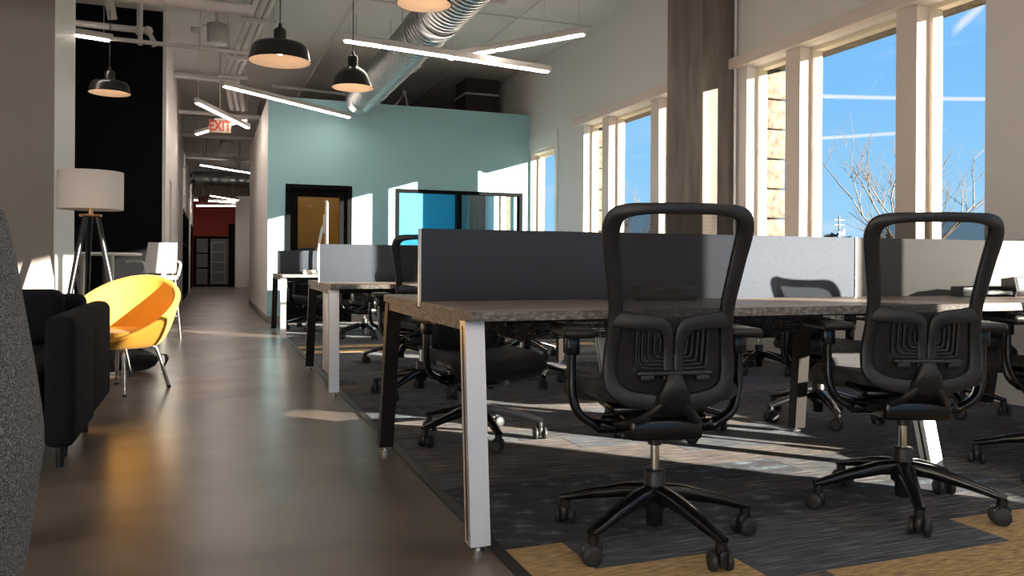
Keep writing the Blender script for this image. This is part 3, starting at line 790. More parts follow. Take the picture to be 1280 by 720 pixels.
def bot(u, v): return shell(u, 0, .075).lerp(shell(u, 0), v)
b.grid(bot, 49, 2)
for u in (0, 1):
    b.grid(lambda s, v, u=u: shell(u, v).lerp(shell(u, v, .075), s if u == 0 else s), 4, 22)
b.build('shell', 'tweed', ac)
MB().rbox(-.30, -.27, .16, .26, .27, .44, .05, 3).build('seat_cushion', 'tweed', ac)
for sx in (-1, 1):
    for sy in (-1, 1): MB().cyl((sx*.20, sy*.2, .16), (sx*.23, sy*.23, 0), .018, .012, 10).build('leg', 'blk', ac)

def pillow(x0, y0, z0, x1, y1, z1, r, M=None): return MB().rbox(x0, y0, z0, x1, y1, z1, r, 4, M=M)
# low sofa seen from its back: two upholstered back panels
so = thing('low_sofa', 'black fabric sofa with two back panels, its end towards the viewer', 'sofa', (0, 0, 0))
pillow(-.608, 3.60, .125, -.497, 4.205, .648, .035).build('back_panel', 'sofafab', so)
pillow(-.620, 4.215, .125, -.505, 4.93, .650, .045).build('back_panel', 'sofafab', so)
pillow(-1.75, 3.64, .14, -.625, 4.93, .30, .03).build('seat_base', 'sofafab', so)
pillow(-1.76, 3.66, .30, -.625, 4.27, .43, .04).build('seat_cushion', 'sofafab', so)
pillow(-1.76, 4.28, .30, -.625, 4.93, .43, .04).build('seat_cushion', 'sofafab', so)
for x, y in ((-.585, 3.85), (-1.65, 3.75), (-.585, 4.58), (-1.65, 4.8), (-.60, 4.05)):
    MB().cyl((x, y, .14), (x, y, 0), .021, .014, 12).build('leg', 'blk', so)
pillow(-1.45, 4.935, .125, -.635, 5.06, .685, .045).build('arm', 'sofafab', so)
tag(pillow(-1.16, 4.76, .432, -.72, 4.93, .715, .06).build('loose_cushion', 'sofafab'), 'plump black cushion at the far right end of the black sofa', 'cushion', 'sofa cushions')
tag(pillow(-1.66, 4.70, .432, -1.19, 4.86, .69, .06).build('loose_cushion', 'sofafab'), 'black cushion on the black sofa, next to the grey armchair edge', 'cushion', 'sofa cushions')
ta = thing('side_table', 'small dark wooden side table between the armchair and black sofa', 'table', (-2.02, 3.75, 0))
MB().rbox(-.21, -.21, .545, .21, .21, .575, .006, 1).build('table_top', 'brown', ta)
MB().cyl((0, 0, .02), (0, 0, .55), .025, n=12).build('stem', 'blk', ta)
MB().lathe([(0, .02), (.18, .016), (.185, 0)], 24).build('foot_plate', 'blk', ta)

# yellow tub chair
yc = thing('tub_chair', 'yellow upholstered tub chair on chrome legs beside the black sofa', 'armchair', (-.555, 5.98, 0), R(252))
def tub(u, v, inset=0.0):
    a = u*2*math.pi               # 0 = open front
    back = (1-math.cos(a))/2
    zt = .345+.40*back**0.95
    rx = .335; 
    rim = Vector((math.cos(a)*(.345-inset)-.06*back, math.sin(a)*(.345-inset), zt))
    # lean the back outwards
    rim.x -= .05*back
    b0 = Vector((math.cos(a)*.215+.02, math.sin(a)*.215, .295+inset*.7))
    t = v; k = t**0.62
    p = b0.lerp(rim, k); p.z = b0.z+(zt-b0.z)*(t**1.25)
    if inset: p += (Vector((-.04, 0, .42))-p).normalized()*0.0
    return p
b = MB().grid(lambda u, v: tub(u, v), 48, 14, closed_u=True)
b.grid(lambda u, v: tub(1-u, v, .05), 48, 14, closed_u=True)
def tubrim(u, v):
    a, c = tub(u, 1), tub(u, 1, .05); p = a.lerp(c, v); p.z += math.sin(v*math.pi)*.022; return p
b.grid(tubrim, 48, 7, closed_u=True)
b.grid(lambda u, v: tub(1-u, 0)*1.0 if v > .99 else Vector((.02, 0, .288)).lerp(tub(1-u, 0), v), 48, 4, closed_u=True)
b.build('shell', 'yellow', yc)
def cush(u, v):
    a = u*2*math.pi; r = .262*min(1, v*1.6)
    z = .405 if v < .625 else .405-.07*((v-.625)/.375)**2
    if v > .625: r = .262+.014*math.sin((v-.625)/.375*math.pi)
    return Vector((math.cos(a)*r+.015, math.sin(a)*r, z))
MB().grid(cush, 40, 12, closed_u=True).build('seat_cushion', 'yellow', yc)
for k in range(4):
    t = R(28+90*k); c_, s_ = math.cos(t), math.sin(t)
    MB().tube(curve_pts([(c_*.10, s_*.10, .285), (c_*.19, s_*.19, .285), (c_*.225, s_*.225, .26), (c_*.30, s_*.30, .012)], 5), .0125, 10).build('leg', 'chrome', yc)
    MB().cyl((c_*.302, s_*.302, 0), (c_*.3, s_*.3, .014), .014, n=10).build('glide', 'blk', yc)

# black bag on the floor
bg = thing('duffel_bag', 'soft black bag slumped on the floor behind the yellow chair', 'bag', (-.62, 6.95, 0), R(-12))
def bag(u, v):
    a = u*2*math.pi; w = math.sin(v*math.pi)**0.5
    return Vector(((v-.5)*.52, math.cos(a)*.14*w+.01*math.sin(9*v+2*a), .092+math.sin(a)*.09*w*(1+.18*math.sin(7*v+3*a))*(1 if math.sin(a) > 0 else 1)))
MB().grid(bag, 24, 20, closed_u=True).build('bag_body', 'seatfab', bg)
MB().tube(curve_pts([(-.12, 0, .17), (-.08, -.03, .20), (.05, -.05, .205), (.14, 0, .17)], 5), .009, 8).build('handle', 'blk', bg)
MB().tube(curve_pts([(.22, 0, .10), (.30, -.03, .14), (.33, -.05, .10), (.30, -.08, .02)], 5), 1, 8, flat=([.03]*16, [.008]*16), up=(0, 0, 1)).build('strap', 'blk', bg)

# floor lamp
la = thing('floor_lamp', 'tripod floor lamp with black legs and white drum shade', 'lamp', (-.83, 6.72, 0), R(20))
MB().lathe([(.222, 1.245), (.222, 1.525), (.219, 1.525), (.219, 1.245), (.222, 1.245)], 48).build('lamp_shade', 'shade', la)
MB().cyl((0, 0, 1.20), (0, 0, 1.30), .016, n=12).lathe([(0, 1.212), (.075, 1.210), (.078, 1.202), (.075, 1.194), (0, 1.192)], 24).build('bracket', 'brass', la)
sp = MB()
for k in range(3): sp.tube([(0, 0, 1.515), (.22*math.cos(k*2.094), .22*math.sin(k*2.094), 1.515)], .003, 6)
sp.cyl((0, 0, 1.29), (0, 0, 1.515), .004, n=6).build('spider', 'brass', la)
MB().lathe([(0, 1.30), (.018, 1.30), (.03, 1.35), (.028, 1.38), (0, 1.40)], 16).build('bulb', 'white', la)
for k in range(3):
    t = R(205+120*k)
    MB().tube([(.045*math.cos(t), .045*math.sin(t), 1.20), (.17*math.cos(t), .17*math.sin(t), .6), (.30*math.cos(t), .30*math.sin(t), 0)], [.022, .019, .013], 12).build('leg', 'blkgloss', la)

# white counter-height table and stools
tb = thing('counter_table', 'white counter-height round table in front of the black wall', 'table', (-1.36, 10.12, 0))
MB().lathe([(0, .955), (.62, .955), (.64, .948), (.64, .93), (.62, .922), (0, .922)], 40).build('table_top', 'white', tb)
for x in (-.28, .02, .32):
    MB().cyl((x, .05 if x else -.1, 0), (x, .05 if x else -.1, .925), .027, n=12).build('leg', 'white', tb)
MB().rbox(-.32, .02, .05, .36, .08, .08, .01, 1).build('foot_rail', 'white', tb)
def stool(loc, rz, label):
    s = thing('bar_stool', label, 'stool', loc, R(rz), 'white stools at the counter table')
    b = MB().grid(lambda u, v: Vector(((u-.5)*.40*(1-.12*v), -.19-.05*v+.05*abs(u-.5)**2*4, .735+v*.33)), 9, 9)
    b.grid(lambda u, v: Vector(((.5-u)*.40*(1-.12*v), -.202-.05*v+.05*abs(u-.5)**2*4, .735+v*.33)), 9, 9)
    for u in (0, 1):
        b.grid(lambda a, v, u=u: Vector(((u-.5)*.40*(1-.12*v), -.19-.05*v+.05-.012*a, .735+v*.33)), 2, 9)
    b.grid(lambda u, a: Vector(((u-.5)*.40*.88, -.24+.05*abs(u-.5)**2*4-.012*a, 1.065)), 9, 2)
    b.build('backrest', 'white', s)
    MB().rbox(-.20, -.20, .66, .20, .20, .70, .018, 3).build('seat', 'white', s)
    for sg in (-1, 1):
        MB().tube(curve_pts([(sg*.19, -.20, .70), (sg*.225, -.19, .84), (sg*.225, -.05, .86), (sg*.22, .12, .855)], 5), .013, 8).build('armrest', 'white', s)
        for sy in (-1, 1): MB().cyl((sg*.17, sy*.17, .67), (sg*.215, sy*.215, 0), .012, n=8).build('leg', 'chrome', s)
    MB().tube([(-.2, -.2, .25), (.2, -.2, .25), (.2, .2, .25), (-.2, .2, .25), (-.2, -.2, .25)], .008, 6).build('foot_ring', 'chrome', s)
    return s
stool((-.60, 9.78, 0), 38, 'white bar stool at the right end of the counter table, back sunlit')
stool((-1.62, 8.62, 0), -20, 'white bar stool half hidden behind the lamp leg, left of the counter table')

# seen through the framed door
lo = thing('booth_bench', 'dark bench with two grey backs and patterned lower front behind the framed door', 'bench', (0, 0, 0))
MB().rbox(1.22, 13.9, .66, 1.66, 14.05, 1.10, .03, 2).build('backrest', 'dkcloth', lo)
MB().rbox(2.02, 13.9, .66, 2.36, 14.05, 1.10, .03, 2).build('backrest', 'dkcloth', lo)
MB().rbox(1.3, 13.3, .18, 2.36, 13.92, .42, .03, 2).build('seat', 'dkcloth', lo)
MB().rbox(1.3, 13.3, .0, 2.36, 13.9, .18, .01, 1).build('plinth', 'blk', lo)
pat = MB()
pat.rbox(1.30, 13.74, .42, 2.02, 13.86, .72, .03, 2)
pat.build('patterned_back', 'dkcloth', lo)
rg = MB()
for i in range(6):
    for k in range(3):
        cx, cz = 1.37+i*.115, .47+k*.10
        rg.lathe([(.030, -.004), (.044, -.004), (.044, .004), (.030, .004), (.030, -.004)], 14, (cx, 13.738, cz), 0, Matrix.Rotation(R(90), 4, 'X'))
rg.build('ring_pattern', mat('gold_thread', (0.55, 0.36, 0.12), .7), lo)['kind'] = 'stuff'
tag(MB().rbox(1.68, 13.90, .58, 2.0, 14.02, .94, .04, 3).build('red_cushion', 'redcloth'), 'red cushion between two grey bench backs behind the framed door', 'cushion')

# far end of the hallway
sh = thing('tall_shelf', 'tall white open shelf behind the glass door at the hallway end', 'shelf', (.30, 31.5, 0))
for x in (-.24, .22): MB().box(x, -.15, 0, x+.02, .15, 1.55).build('side_panel', 'white', sh)
for z in (.08, .45, .82, 1.19, 1.53): MB().box(-.22, -.15, z, .22, .15, z+.02).build('shelf_board', 'white', sh)
wd = thing('wood_cabinet', 'light wooden cabinet standing against the far right hallway wall', 'cabinet', (1.55, 27.9, 0))
MB().box(-.28, -.28, 0, .55, .26, .90).build('body', 'wood', wd)
for k in range(3): MB().rbox(-.27, -.30, .04+k*.285, .54, -.28, .31+k*.285, .004, 1).build('drawer', 'wood', wd)
rk = thing('display_stand', 'thin black stand with square foot near the wooden cabinet', 'stand', (1.28, 24.0, 0))
MB().rbox(-.22, -.2, 0, .25, .2, .10, .02, 1).build('foot', 'blk', rk); MB().box(-.02, -.02, .1, .02, .02, .80).build('post', 'blk', rk)
MB().box(-.02, -.02, .80, .40, .02, .84).build('arm', 'blk', rk)

# ================================================================== CEILING
def led_bar(p, q, label, split=0.5, z=2.9, seg_gap=.035, top=None):
    top = top or CZ
    p, q = Vector((p[0], p[1], 0)), Vector((q[0], q[1], 0)); L = (q-p).length; ang = math.atan2((q-p).y, (q-p).x)
    t = thing('linear_light', label, 'light', (*((p+q)/2).xy, z), ang, 'slim linear lights hung from the ceiling')
    MB().rbox(-L/2, -.030, .0, L/2, .030, .062, .012, 2).build('housing', 'pipe', t)
    xs = -L/2+L*split
    for a, b in ((-L/2+.03, xs-seg_gap/2), (xs+seg_gap/2, L/2-.03)):
        if b-a > .1: MB().rbox(a, -.024, -.014, b, .024, .002, .006, 2).build('diffuser', 'led', t)
    for x in (-L/2+.08, L/2-.08):
        MB().cyl((x, 0, .06), (x, 0, top-z-.003), .0028, n=6).build('cable', 'pipe', t)
    return t
led_bar((1.066, 7.115), (3.216, 7.52), 'long linear light in front of the round duct, tilted down to the right', z=2.8)
led_bar((2.21, 7.785), (3.11, 6.468), 'linear light crossing behind the long one, rising to the right', .38)
led_bar((0.127, 9.945), (1.847, 11.467), 'linear light hanging just before the top of the teal wall', .56)
led_bar((-0.175, 11.129), (0.549, 12.96), 'linear light over the hallway just in front of the exit sign', .58)
led_bar((-0.227, 14.634), (0.50, 12.82), 'linear light over the hallway partly hidden by the exit sign', .5, 3.0)
led_bar((-0.202, 18.332), (1.30, 20.05), 'linear light in the hallway crossing above the round cross duct', .5)
led_bar((-2.25, 8.275), (-0.892, 8.71), 'linear light at upper left in front of the black wall', .5, 3.0)
led_bar((-.40, 26.6), (.74, 26.0), 'far linear light before the red panel, lower of three', .5, 2.55)
led_bar((-.45, 25.0), (.72, 25.6), 'far linear light before the red panel, nearest of the three', .5, 2.62)
led_bar((.0, 24.2), (.80, 25.7), 'far linear light before the red panel, crossing the other two', .5, 2.70)
led_bar((-.8, 31.2), (1.2, 31.0), 'added fill light in the room behind the glass door at the hallway end', .5, 2.8)  # lamp added to lift the dark end room
led_bar((1.8, 25.5), (3.4, 26.5), 'added fill light in the open area right of the far hallway', .5, 2.8)  # extra lamp, put in to brighten the far right wall
for k, (x, y, a) in enumerate(((-2.7, 4.2, 20), (2.6, -1.4, 160), (-1.6, -0.6, 30), (0.4, -2.6, 150), (3.35, 1.4, 20), (-2.8, -3.4, 25), (3.3, -4.2, 160), (0.2, -5.6, 20))):  # unseen extra lamps, added to brighten the whole room
    dx, dy = 1.2*math.cos(R(a)), 1.2*math.sin(R(a))
    led_bar((x-dx, y-dy), (x+dx, y+dy), ['added fill light above the lounge, outside the picture', 'added fill light over the desks behind the viewer', 'added fill light just behind the viewer over the walkway', 'added fill light over the middle behind the viewer', 'added fill light above the front chairs, higher than the picture', 'added fill light over the rear left of the room', 'added fill light over the rear desks by the windows', 'added fill light nearest the rear wall'][k], .5, 2.75)

led_bar((1.0, 13.2), (2.3, 13.2), 'added fill light inside the orange room behind the framed door', top=3.06)  # added lamp so the orange wall reads brighter
led_bar((3.0, 13.3), (4.3, 13.3), 'added fill light inside the blue room behind the inside window', top=3.06)  # same kind of added lamp for the blue room

def pendant(loc, dia, kind, label):
    t = thing('pendant_lamp', label, 'lamp', loc, 0, 'black enamel pendant lamps')
    r = dia/2; k = r/.225
    if kind == 'flat': P = [(r, 0), (r*.985, .012*k), (r*.93, .07*k), (r*.90, .10*k), (r*.80, .125*k), (r*.45, .145*k), (.05, .150*k), (.045, .155*k)]
    else: P = [(r, 0), (r*.99, .012*k), (r*.93, .065*k), (r*.80, .13*k), (r*.60, .185*k), (r*.38, .215*k), (.05, .232*k), (.045, .235*k)]
    MB().lathe(P, 40).build('shade', 'enamel', t)
    I = [(x*.975, z+(.001 if i == 0 else -.006)) for i, (x, z) in enumerate(P)]
    I = [(I[0][0], .0)] + I[1:-1] + [(0, I[-1][1]-.004)]
    MB().lathe(I, 40).build('inner_lining', 'enamelin', t)
    zt = P[-1][1]
    MB().lathe([(.045, zt-.01), (.046, zt+.075), (.038, zt+.085), (.016, zt+.10), (.012, zt+.125), (.004, zt+.13)], 20).build('socket_cap', 'enamel', t)
    MB().lathe([(.0, zt-.02), (.03, zt-.03), (.032, zt*.55), (.02, zt*.35), (0, zt*.3)], 16).build('bulb', 'bulb', t)
    MB().cyl((0, 0, zt+.12), (0, 0, CZ-loc[2]), .004, n=6).build('cord', 'blk', t)
    return t
pendant((0.478, 6.20, 2.345), .452, 'flat', 'wide flat black pendant lamp left of the bell-shaped one')
pendant((1.153, 7.043, 2.375), .362, 'bell', 'bell-shaped black pendant lamp beside the round duct')
pendant((-.935, 8.88, 2.52), .385, 'flat', 'black pendant lamp hanging in front of the black wall')
pendant((1.233, 4.877, 2.465), .34, 'flat', 'pendant lamp cut off by the top picture edge, before the duct')

# spiral duct over the desks, turning up at its far end
du = thing('spiral_duct', 'big round galvanised spiral duct running over the desks to the teal wall', 'duct', (0, 0, 0))
DX, DZc, DR = 1.93, 3.10, .205
def duct_path(p0, p1, r, pitch=.08):
    P0, P1 = Vector(p0), Vector(p1); L = (P1-P0).length; n = int(L/pitch); prof = []
    for k in range(n):
        a = k*pitch
        prof += [(r, a), (r, a+pitch-.018), (r+.0050, a+pitch-.013), (r+.0050, a+pitch-.005)]
    prof.append((r, L))
    q = (P1-P0).to_track_quat('Z', 'Y').to_matrix().to_4x4()
    # helix: shear each ring along the axis with its angle
    m = MB(); N = 40; vs = []
    for rr, z in prof:
        for j in range(N):
            t = 2*math.pi*j/N
            zz = min(max(z + pitch*j/N, 0), L)
            vs.append(q @ Vector((rr*math.cos(t), rr*math.sin(t), zz)) + P0)
    K = len(prof)
    fs = [(i*N+j, i*N+j+1, (i+1)*N+j+1, (i+1)*N+j) for i in range(K-1) for j in range(N-1)]
    s = int(4)
    fs += [(i*N+N-1, (i+s)*N, (i+1+s)*N, (i+1)*N+N-1) for i in range(K-1-s)]
    return m.add(vs, fs, 0, True)
duct_path((DX, -4, DZc), (DX, 7.0, DZc), DR).build('duct_section', 'galv', du)
duct_path((DX, 7.0, DZc), (DX, 10.85, DZc), DR).build('duct_section', 'galv', du)
MB().lathe([(DR+.004, -.03), (DR+.012, -.03), (DR+.012, .03), (DR+.004, .03)], 40, (DX, 7.0, DZc), 0, Matrix.Rotation(R(-90), 4, 'X')).build('coupling', 'galv', du)
el = MB().lathe([(DR+.004, 10.80), (DR+.010, 10.81), (DR+.010, 10.87), (DR+.002, 10.88), (DR, 11.15), (DR-.012, 11.20), (DR-.05, 11.225), (0, 11.23)], 40, (DX, 0, DZc), 0, Matrix.Rotation(R(-90), 4, 'X'))
el.build('end_cap', 'galv', du)
for y, s in ((9.9, -1), (8.9, 1), (5.0, 1), (2.0, -1)):
    MB().rbox(DX+s*(DR-.03), y-.16, DZc-.07, DX+s*(DR+.055), y+.16, DZc+.07, .006, 1).build('register', 'pipe', du)
for y in (-1.5, 1.5, 4.5, 7.6, 10.2):
    h = MB()
    for s in (-1, 1): h.cyl((DX+s*(DR+.014), y, DZc), (DX+s*(DR+.014), y, CZ), .004, n=6)
    h.lathe([(DR+.008, -.012), (DR+.014, -.012), (DR+.014, .012), (DR+.008, .012)], 40, (DX, y, DZc), 0, Matrix.Rotation(R(-90), 4, 'X'))
    h.build('hanger', 'galv', du)
cd = thing('cross_duct', 'round metal duct crossing the far hallway below the ceiling', 'duct', (0, 0, 0))
duct_path((-.45, 21.5, 2.90), (W, 21.5, 2.90), .20, .2).build('duct_section', 'galv', cd)
MB().cyl((-.1, 21.5, 2.9), (-.1, 21.5, CZ), .012, n=6).cyl((.7, 21.5, 2.9), (.7, 21.5, CZ), .012, n=6).build('hanger', 'galv', cd)
db = thing('duct_box', 'dark square duct box above the teal wall near the windows', 'duct', (0, 0, 0))
MB().box(4.02, 13.0, 3.16, 4.60, 13.6, CZ-.004).build('box_body', 'brown', db)
MB().box(4.00, 12.98, 3.70, 4.62, 13.62, 3.73).build('flange', 'pipe', db)
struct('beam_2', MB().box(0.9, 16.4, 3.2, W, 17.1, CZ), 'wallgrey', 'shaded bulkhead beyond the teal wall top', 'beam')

def pipe(pts, r, label, name='ceiling_pipe', m='pipe', hang=(), cat='pipe', group='painted pipes under the ceiling'):
    t = thing(name, label, cat, (0, 0, 0), 0, group)
    MB().tube(pts, r, 12).build('pipe_run', m, t)
    for h in hang:
        MB().cyl(h, (h[0], h[1], CZ), .006, n=6).lathe([(r+.004, -.012), (r+.010, -.012), (r+.010, .012), (r+.004, .012)], 16, h, 0, Matrix.Rotation(R(90), 4, 'Y')).build('hanger', m, t)
    for p in pts[1:-1]:
        MB().lathe([(0, -r*1.5), (r*1.1, -r*1.0), (r*1.4, 0), (r*1.1, r), (0, r*1.5)], 12, p).build('elbow', m, t)
    return t
Y9 = 9.0
pipe([(-2.6, Y9, 3.225), (-.60, Y9, 3.205), (-.53, Y9, 3.06)], .034, 'thick white pipe with a downturned end in front of the black wall', hang=((-.70, Y9, 3.2), (-1.9, Y9, 3.21)))
pipe([(-2.6, Y9-.2, 3.07), (.50, Y9-.2, 3.02)], .022, 'thin white pipe running just below the thick one, left of the hallway', hang=((-.1, Y9-.2, 3.03),))
pipe([(-.665, Y9-.1, 3.03), (-.665, Y9-.1, CZ)], .024, 'short upright white pipe dropping before the black wall')
pipe([(-1.03, 8.7, CZ), (-.92, 8.95, 3.27)], .045, 'slanting white pipe at the top left before the black wall')
pipe([(-2.6, 6.6, 2.83), (.30, 6.5, 2.79)], .042, 'thick white pipe across the top left corner of the picture', hang=((-.35, 6.52, 2.80),))
for k, dx in enumerate((-.085, 0.0, .085)):
    pts = curve_pts([(.78+dx, 4.0, 3.72), (.66+dx, 7.2, 3.70), (.52+dx, 9.2, 3.66), (.40+dx, 10.9, 3.60), (.30+dx, 12.2, 3.58), (.33+dx, 13.0, 3.50), (.40+dx, 13.4, 3.25)], 4)
    o = MB().tube(pts, .036, 10).build('conduit', 'pipe')
    tag(o, ['leftmost', 'middle', 'rightmost'][k]+' of the three bundled white conduits left of the flat pendant lamp', 'conduit', 'bundled conduits')
for i, (y, z) in enumerate(((8.0, 3.695), (9.6, 3.655), (11.2, 3.595), (12.3, 3.575))):
    c = {8.0: .61, 9.6: .50, 11.2: .39, 12.3: .30}[y]
    b = MB().box(c-.20, y-.02, z-.085, c+.20, y+.02, z-.045).cyl((c-.17, y, z-.06), (c-.17, y, CZ), .006, n=6).cyl((c+.17, y, z-.06), (c+.17, y, CZ), .006, n=6)
    tag(b.build('strut_hanger', 'pipe'), ['first', 'second', 'third', 'last'][i]+' strut holding up the bundled conduits, counted from the viewer', 'strut', 'conduit struts')
sp_ = thing('ceiling_speaker', 'white drum-shaped speaker box hanging near the conduits', 'speaker', (.07, 10.6, 3.66))
MB().lathe([(0, -.12), (.11, -.12), (.115, -.11), (.12, .12), (0, .12)], 24).build('speaker_body', 'pipe', sp_)
MB().cyl((0, 0, .12), (0, 0, CZ-3.66), .02, n=8).rbox(-.30, -.04, .0, -.19, .04, .06, .01, 1).tube([(-.2, 0, .05), (-.15, 0, .10), (-.10, 0, .09)], .008, 6).build('bracket', 'pipe', sp_)
pipe([(1.57, 6.0, 3.86), (1.50, 15.5, 3.86)], .020, 'thin diagonal-looking pipe running back between the two pendant lamps')
pipe([(2.97, 5.0, 3.70), (2.97, 8.25, 3.70), (2.2, 8.3, 3.70)], .022, 'sprinkler pipe with an elbow right of the round duct', hang=((2.97, 6.6, 3.70),))
pipe([(.9, 13.2, 3.62), (2.6, 13.2, 3.56), (2.62, 13.2, 3.30)], .025, 'pipe above the teal wall, left of the round duct')
pipe([(2.3, 12.9, 3.32), (2.75, 12.9, 3.32), (2.95, 12.9, 3.62), (3.05, 12.9, 3.18)], .028, 'bent pipe standing above the teal wall, right of the round duct')
pipe([(.9, 14.6, 3.72), (4.6, 14.6, 3.72)], .018, 'long thin pipe running far behind the teal wall top')
pipe([(-.5, 12.6, 3.55), (.40, 12.6, 3.52)], .045, 'white pipe across the hallway above the exit sign')
pipe([(-.5, 14.5, 3.35), (.85, 14.5, 3.33)], .035, 'white pipe across the hallway behind the exit sign')
pipe([(-.5, 16.8, 3.30), (.80, 16.8, 3.30)], .05, 'white pipe across the hallway before the elbow duct')
pipe([(-.5, 19.2, 3.15), (.9, 19.2, 3.15)], .035, 'white pipe across the hallway just before the round cross duct')
pipe([(2.3, 2.0, 3.93), (2.3, 12.5, 3.93)], .010, 'thin conduit tight under the ceiling deck, right of the duct', group='thin ceiling conduits')
pipe([(3.6, 2.0, 3.93), (3.6, 15.5, 3.93)], .010, 'thin conduit tight under the ceiling deck, nearest the window wall', group='thin ceiling conduits')
pipe([(.9, 9.4, 3.92), (4.6, 9.4, 3.92)], .010, 'thin conduit crossing under the ceiling behind the long light', group='thin ceiling conduits')
ed = thing('elbow_duct', 'short white round duct elbow high in the hallway', 'duct', (.32, 18.2, 3.30))
MB().cyl((0, 0, 0), (0, .0, .68), .14, n=24).tube([(0, 0, .05), (0, -.10, -.02), (.02, -.22, -.06)], .14, 24).build('duct_section', 'pipe', ed)
MB().lathe([(.15, -.02), (.165, -.02), (.165, .02), (.15, .02)], 24, (0, 0, .25)).build('coupling', 'pipe', ed)

def exit_sign(x, y, z, w, label):
    t = thing('exit_sign', label, 'sign', (x, y, z), 0, 'exit signs over the hallway')
    h = w*.62
    MB().rbox(-w/2, -.022, -h/2, w/2, .022, h/2, .006, 2).build('sign_body', 'exitface', t)
    MB().box(-w/4, -.025, h/2, w/4, .025, h/2+.02).cyl((0, 0, h/2+.01), (0, 0, CZ-z), .008, n=8).build('canopy_stem', 'pipe', t)
    cu = bpy.data.curves.new('lettering', 'FONT'); cu.body = 'EXIT'; cu.size = h*1.12; cu.align_x = 'CENTER'; cu.align_y = 'CENTER'; cu.extrude = .002; cu.offset = .006
    cu.materials.append(MT['exitred'])
    to = bpy.data.objects.new('lettering', cu); COL.objects.link(to)
    dg = bpy.context.evaluated_depsgraph_get()
    me = bpy.data.meshes.new_from_object(to.evaluated_get(dg)); bpy.data.objects.remove(to)
    if not me.materials: me.materials.append(MT['exitred'])
    o = link('lettering', me, t, (0, -.0235, 0), (R(90), 0, 0)); o.scale = (.70, 1, 1)
    return t
exit_sign(.128, 12.35, 2.80, .30, 'exit sign with red letters above the near part of the hallway')
exit_sign(-.17, 23.5, 2.54, .27, 'small far exit sign before the red panel in the hallway')

# ================================================================== OUTSIDE
tr = random.Random(5)
def bare_tree(name, label, base, h, spread, seed, stems):
    q = random.Random(seed); m = MB()
    def branch(p, d, L, r, depth):
        pts = [p]; dd = Vector(d)
        n = 4
        for i in range(n):
            dd = (dd + Vector((q.uniform(-.22, .22), q.uniform(-.22, .22), q.uniform(-.05, .20)))).normalized()
            pts.append(pts[-1] + dd*L/n)
        m.tube(pts, [r*(1-.65*i/n) for i in range(n+1)], 5, cap=False)
        if depth <= 0: return
        for i in range(q.choice((3, 4))):
            k = q.choice((1, 2, 3, 4)); a = q.uniform(0, 6.283)
            e = (dd + Vector((math.cos(a), math.sin(a), q.uniform(-.15, .5)))*q.uniform(.5, .95)).normalized()
            branch(pts[k], e, L*q.uniform(.5, .72), r*.5, depth-1)
    for i in range(stems):
        a = 6.283*i/stems + q.uniform(-.4, .4)
        branch(Vector(base), Vector((math.cos(a)*spread, math.sin(a)*spread, 1)).normalized(), h*q.uniform(.5, .62), .045, 3)
    o = m.build('branches', 'bark')
    t = thing(name, label, 'tree', base)
    o.parent = t; o.location = -Vector(base)
    MB().cyl((0, 0, -base[2]-.45), (0, 0, .1), .10, .06, 10).build('trunk', 'bark', t)
    return t
bare_tree('bare_tree', 'bare winter tree outside the nearest window, branches spread wide', (18.0, 16.7, .9), 4.2, 1.1, 11, 7)
bare_tree('bare_tree', 'twiggy tree top outside the far window, left of the pillar', (15.0, 26.6, 1.0), 3.2, .7, 4, 4)
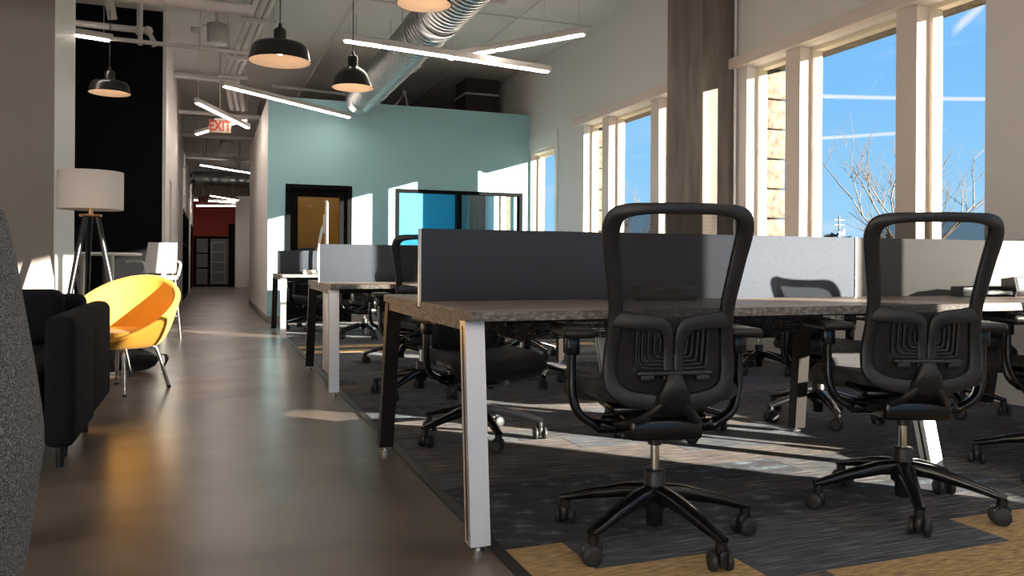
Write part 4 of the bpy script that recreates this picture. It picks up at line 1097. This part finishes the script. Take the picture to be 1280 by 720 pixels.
def clump(name, label, cat, c, sx, sy, sz, n, seed):
    q = random.Random(seed); m = MB()
    for i in range(n):
        a = q.uniform(0, 6.283); rr = q.random()**.5
        p = Vector((c[0]+math.cos(a)*rr*sx, c[1]+math.sin(a)*rr*sy, c[2]+q.random()*sz*(1-.5*rr)))
        s = q.uniform(.10, .22)*sz; t = Vector((q.uniform(-1, 1), q.uniform(-1, 1), q.uniform(-1, 1))).normalized(); u = t.orthogonal().normalized()
        m.add([p+t*s, p+u*s*.5, p-t*s, p-u*s*.5], [(0, 1, 2, 3)])
    t = thing(name, label, cat, c)
    o = m.build('foliage', 'hedge', t, loc=tuple(-Vector(c))); o['kind'] = 'stuff'
    return t
clump('hedge', 'dark hedge far outside, seen through the right chair mesh and window', 'hedge', (66.0, 50.0, -.4), 8, 9, 4.4, 1500, 3)
clump('bush', 'reddish leafless bush beside the distant utility pole', 'bush', (76.6, 84.3, -.4), 2.6, 2.6, 6.0, 420, 8)
clump('bush', 'small dark bush outside between the pole and the bare tree', 'bush', (85.6, 84.0, -.4), 1.2, 1.2, 6.2, 260, 9)
up = thing('utility_pole', 'distant wooden utility pole with crossarms outside the wide window bay', 'pole', (80.2, 87.4, -.4))
MB().cyl((0, 0, 0), (0, 0, 8.0), .16, .11, 8).build('post', 'bark', up)
for z in (7.3, 6.6): MB().box(-.9, -.06, z, .9, .06, z+.14).build('crossarm', 'bark', up)
MB().cyl((.4, -.3, 5.2), (.4, -.3, 6.1), .28, n=10).cyl((-.35, -.3, 5.0), (-.35, -.3, 5.8), .22, n=10).build('transformer', 'alu', up)

LBL = {'wall_right': 'window wall with white painted inner face and limestone outer face', 'window_1': 'triple window partly hidden behind the concrete column',
 'window_2': 'tall triple window right of the concrete column', 'window_3': 'double window beside the viewer, out of the picture',
 'window_6': 'single narrow window next to the teal wall', 'window_7': 'double window of the room behind the teal wall', 'window_8': 'black framed inside window in the teal wall', 'window_9': 'long unseen window in the rear wall, added for fill light', 'door_1': 'black framed glass door in the teal wall'}
for o in S.objects:
    if o.name in LBL: o['label'] = LBL[o.name]
    if o.parent is None and o.type in ('EMPTY', 'MESH') and o.get('kind') == 'structure' and not o.get('category'):
        o['category'] = o.name.split('_')[0]
        if not o.get('label'): o['label'] = o.name.replace('_', ' ') + ' of the office'
